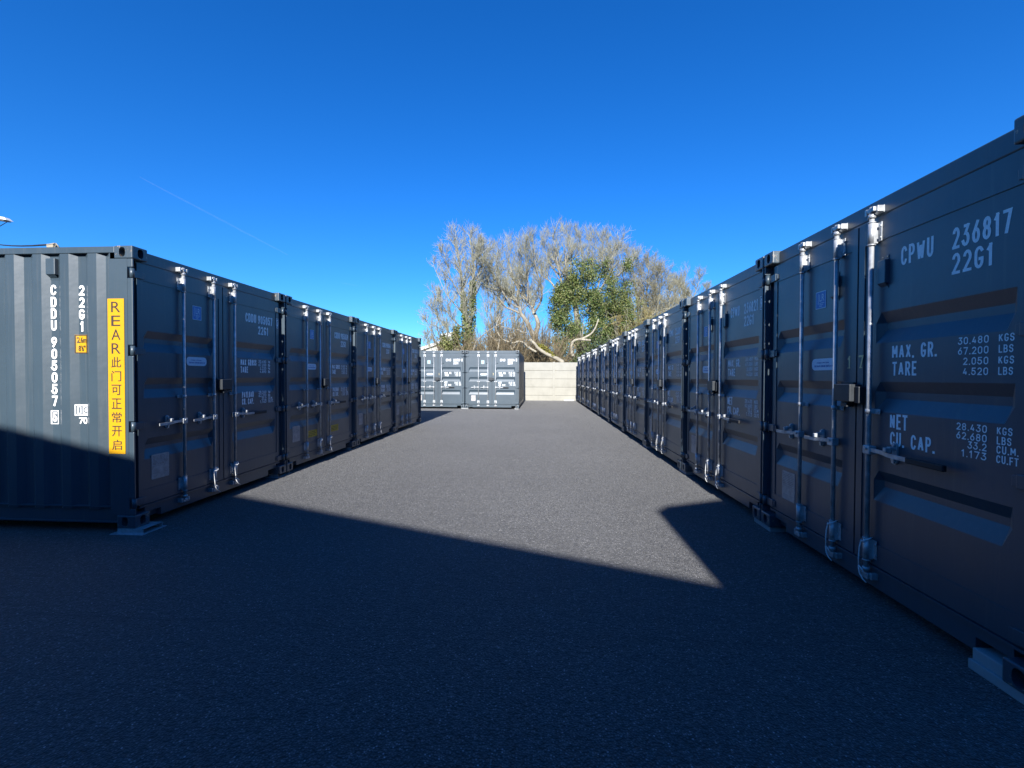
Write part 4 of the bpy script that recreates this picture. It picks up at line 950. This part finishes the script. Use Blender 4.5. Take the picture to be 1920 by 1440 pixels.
# ------------------------------------------------------------------ contrail
def contrail(p, q, dist, r, label):
    a = at(*p, dist); b = at(*q, dist*1.15); n = 24; pts = []; rad = []; rg = random.Random(2)
    for k in range(n+1): pts.append(a.lerp(b, k/n) + Vector((0, 0, rg.gauss(0, r*.12)))); rad.append(r*(.25 + 1.1*math.sin(math.pi*min(1, .12+.8*k/n))) * rg.uniform(.85, 1.15))
    mb = MB(); mb.tube(pts, rad, 8)
    m, nn, l, bs = new_mat('ice_crystals'); nn.remove(bs); tr = nn.new('ShaderNodeBsdfTransparent'); df = nn.new('ShaderNodeBsdfDiffuse'); df.inputs[0].default_value = (.9,.9,.9,1)
    tl = nn.new('ShaderNodeBsdfTranslucent'); tl.inputs[0].default_value = (.9,.9,.9,1); ad = nn.new('ShaderNodeMixShader'); ad.inputs[0].default_value = .5
    mx = nn.new('ShaderNodeMixShader'); l.new(df.outputs[0], ad.inputs[1]); l.new(tl.outputs[0], ad.inputs[2]); l.new(tr.outputs[0], mx.inputs[1]); l.new(ad.outputs[0], mx.inputs[2])
    f = noise(nn, l, tc(nn, l), .02, 4); rr = nn.new('ShaderNodeMapRange'); rr.inputs[3].default_value = .0; rr.inputs[4].default_value = .030; l.new(f, rr.inputs[0]); l.new(rr.outputs[0], mx.inputs[0])
    l.new(mx.outputs[0], nn['Material Output'].inputs[0])
    ob('contrail', mb.mesh('contrail', m), None, None, label, 'contrail')
contrail((262, 332), (540, 478), 3000., 5.5, 'long faint white contrail slanting across the blue sky on the left')
contrail((638, 530), (672, 536), 3000., 3.5, 'short faint wisp of contrail low in the sky above the left row')

# ------------------------------------------------------------------ sheds behind the viewer: they cast the shadow that fills the foreground
BY = -4.6
def shed(poly, depth, label):
    mb = MB(); mb.prism_y(poly, BY-depth, BY); ob('shed', mb.mesh('shed', M['shed']), None, None, label, 'shed', 'sheds behind the viewer')
dx = -math.tan(SUN_AZ)*8.7
sh = lambda yy: (yy - BY)*.52
zl = lambda x: sh(5.222) + (sh(3.212)-sh(5.222))/(1.249+3.775)*(x+3.775)
shed([(-22, 0), (1.60+dx, 0), (1.60+dx, zl(1.60)), (-12, zl(-12)), (-22, zl(-4))], 14, 'long grey shed with a shallow gable, behind the viewer')
BY = -4.8
shed([(.9, 0), (16, 0), (16, sh(5.47)+1.15), (9, sh(5.47)+1.65), (2.15+dx, sh(5.47)), (1.404+dx, sh(5.125)), (1.258+dx, sh(4.925)), (1.258+dx, 3.6), (.9, 3.6)], 14, 'taller grey shed with a rising roof and a gutter, behind the viewer on the right')
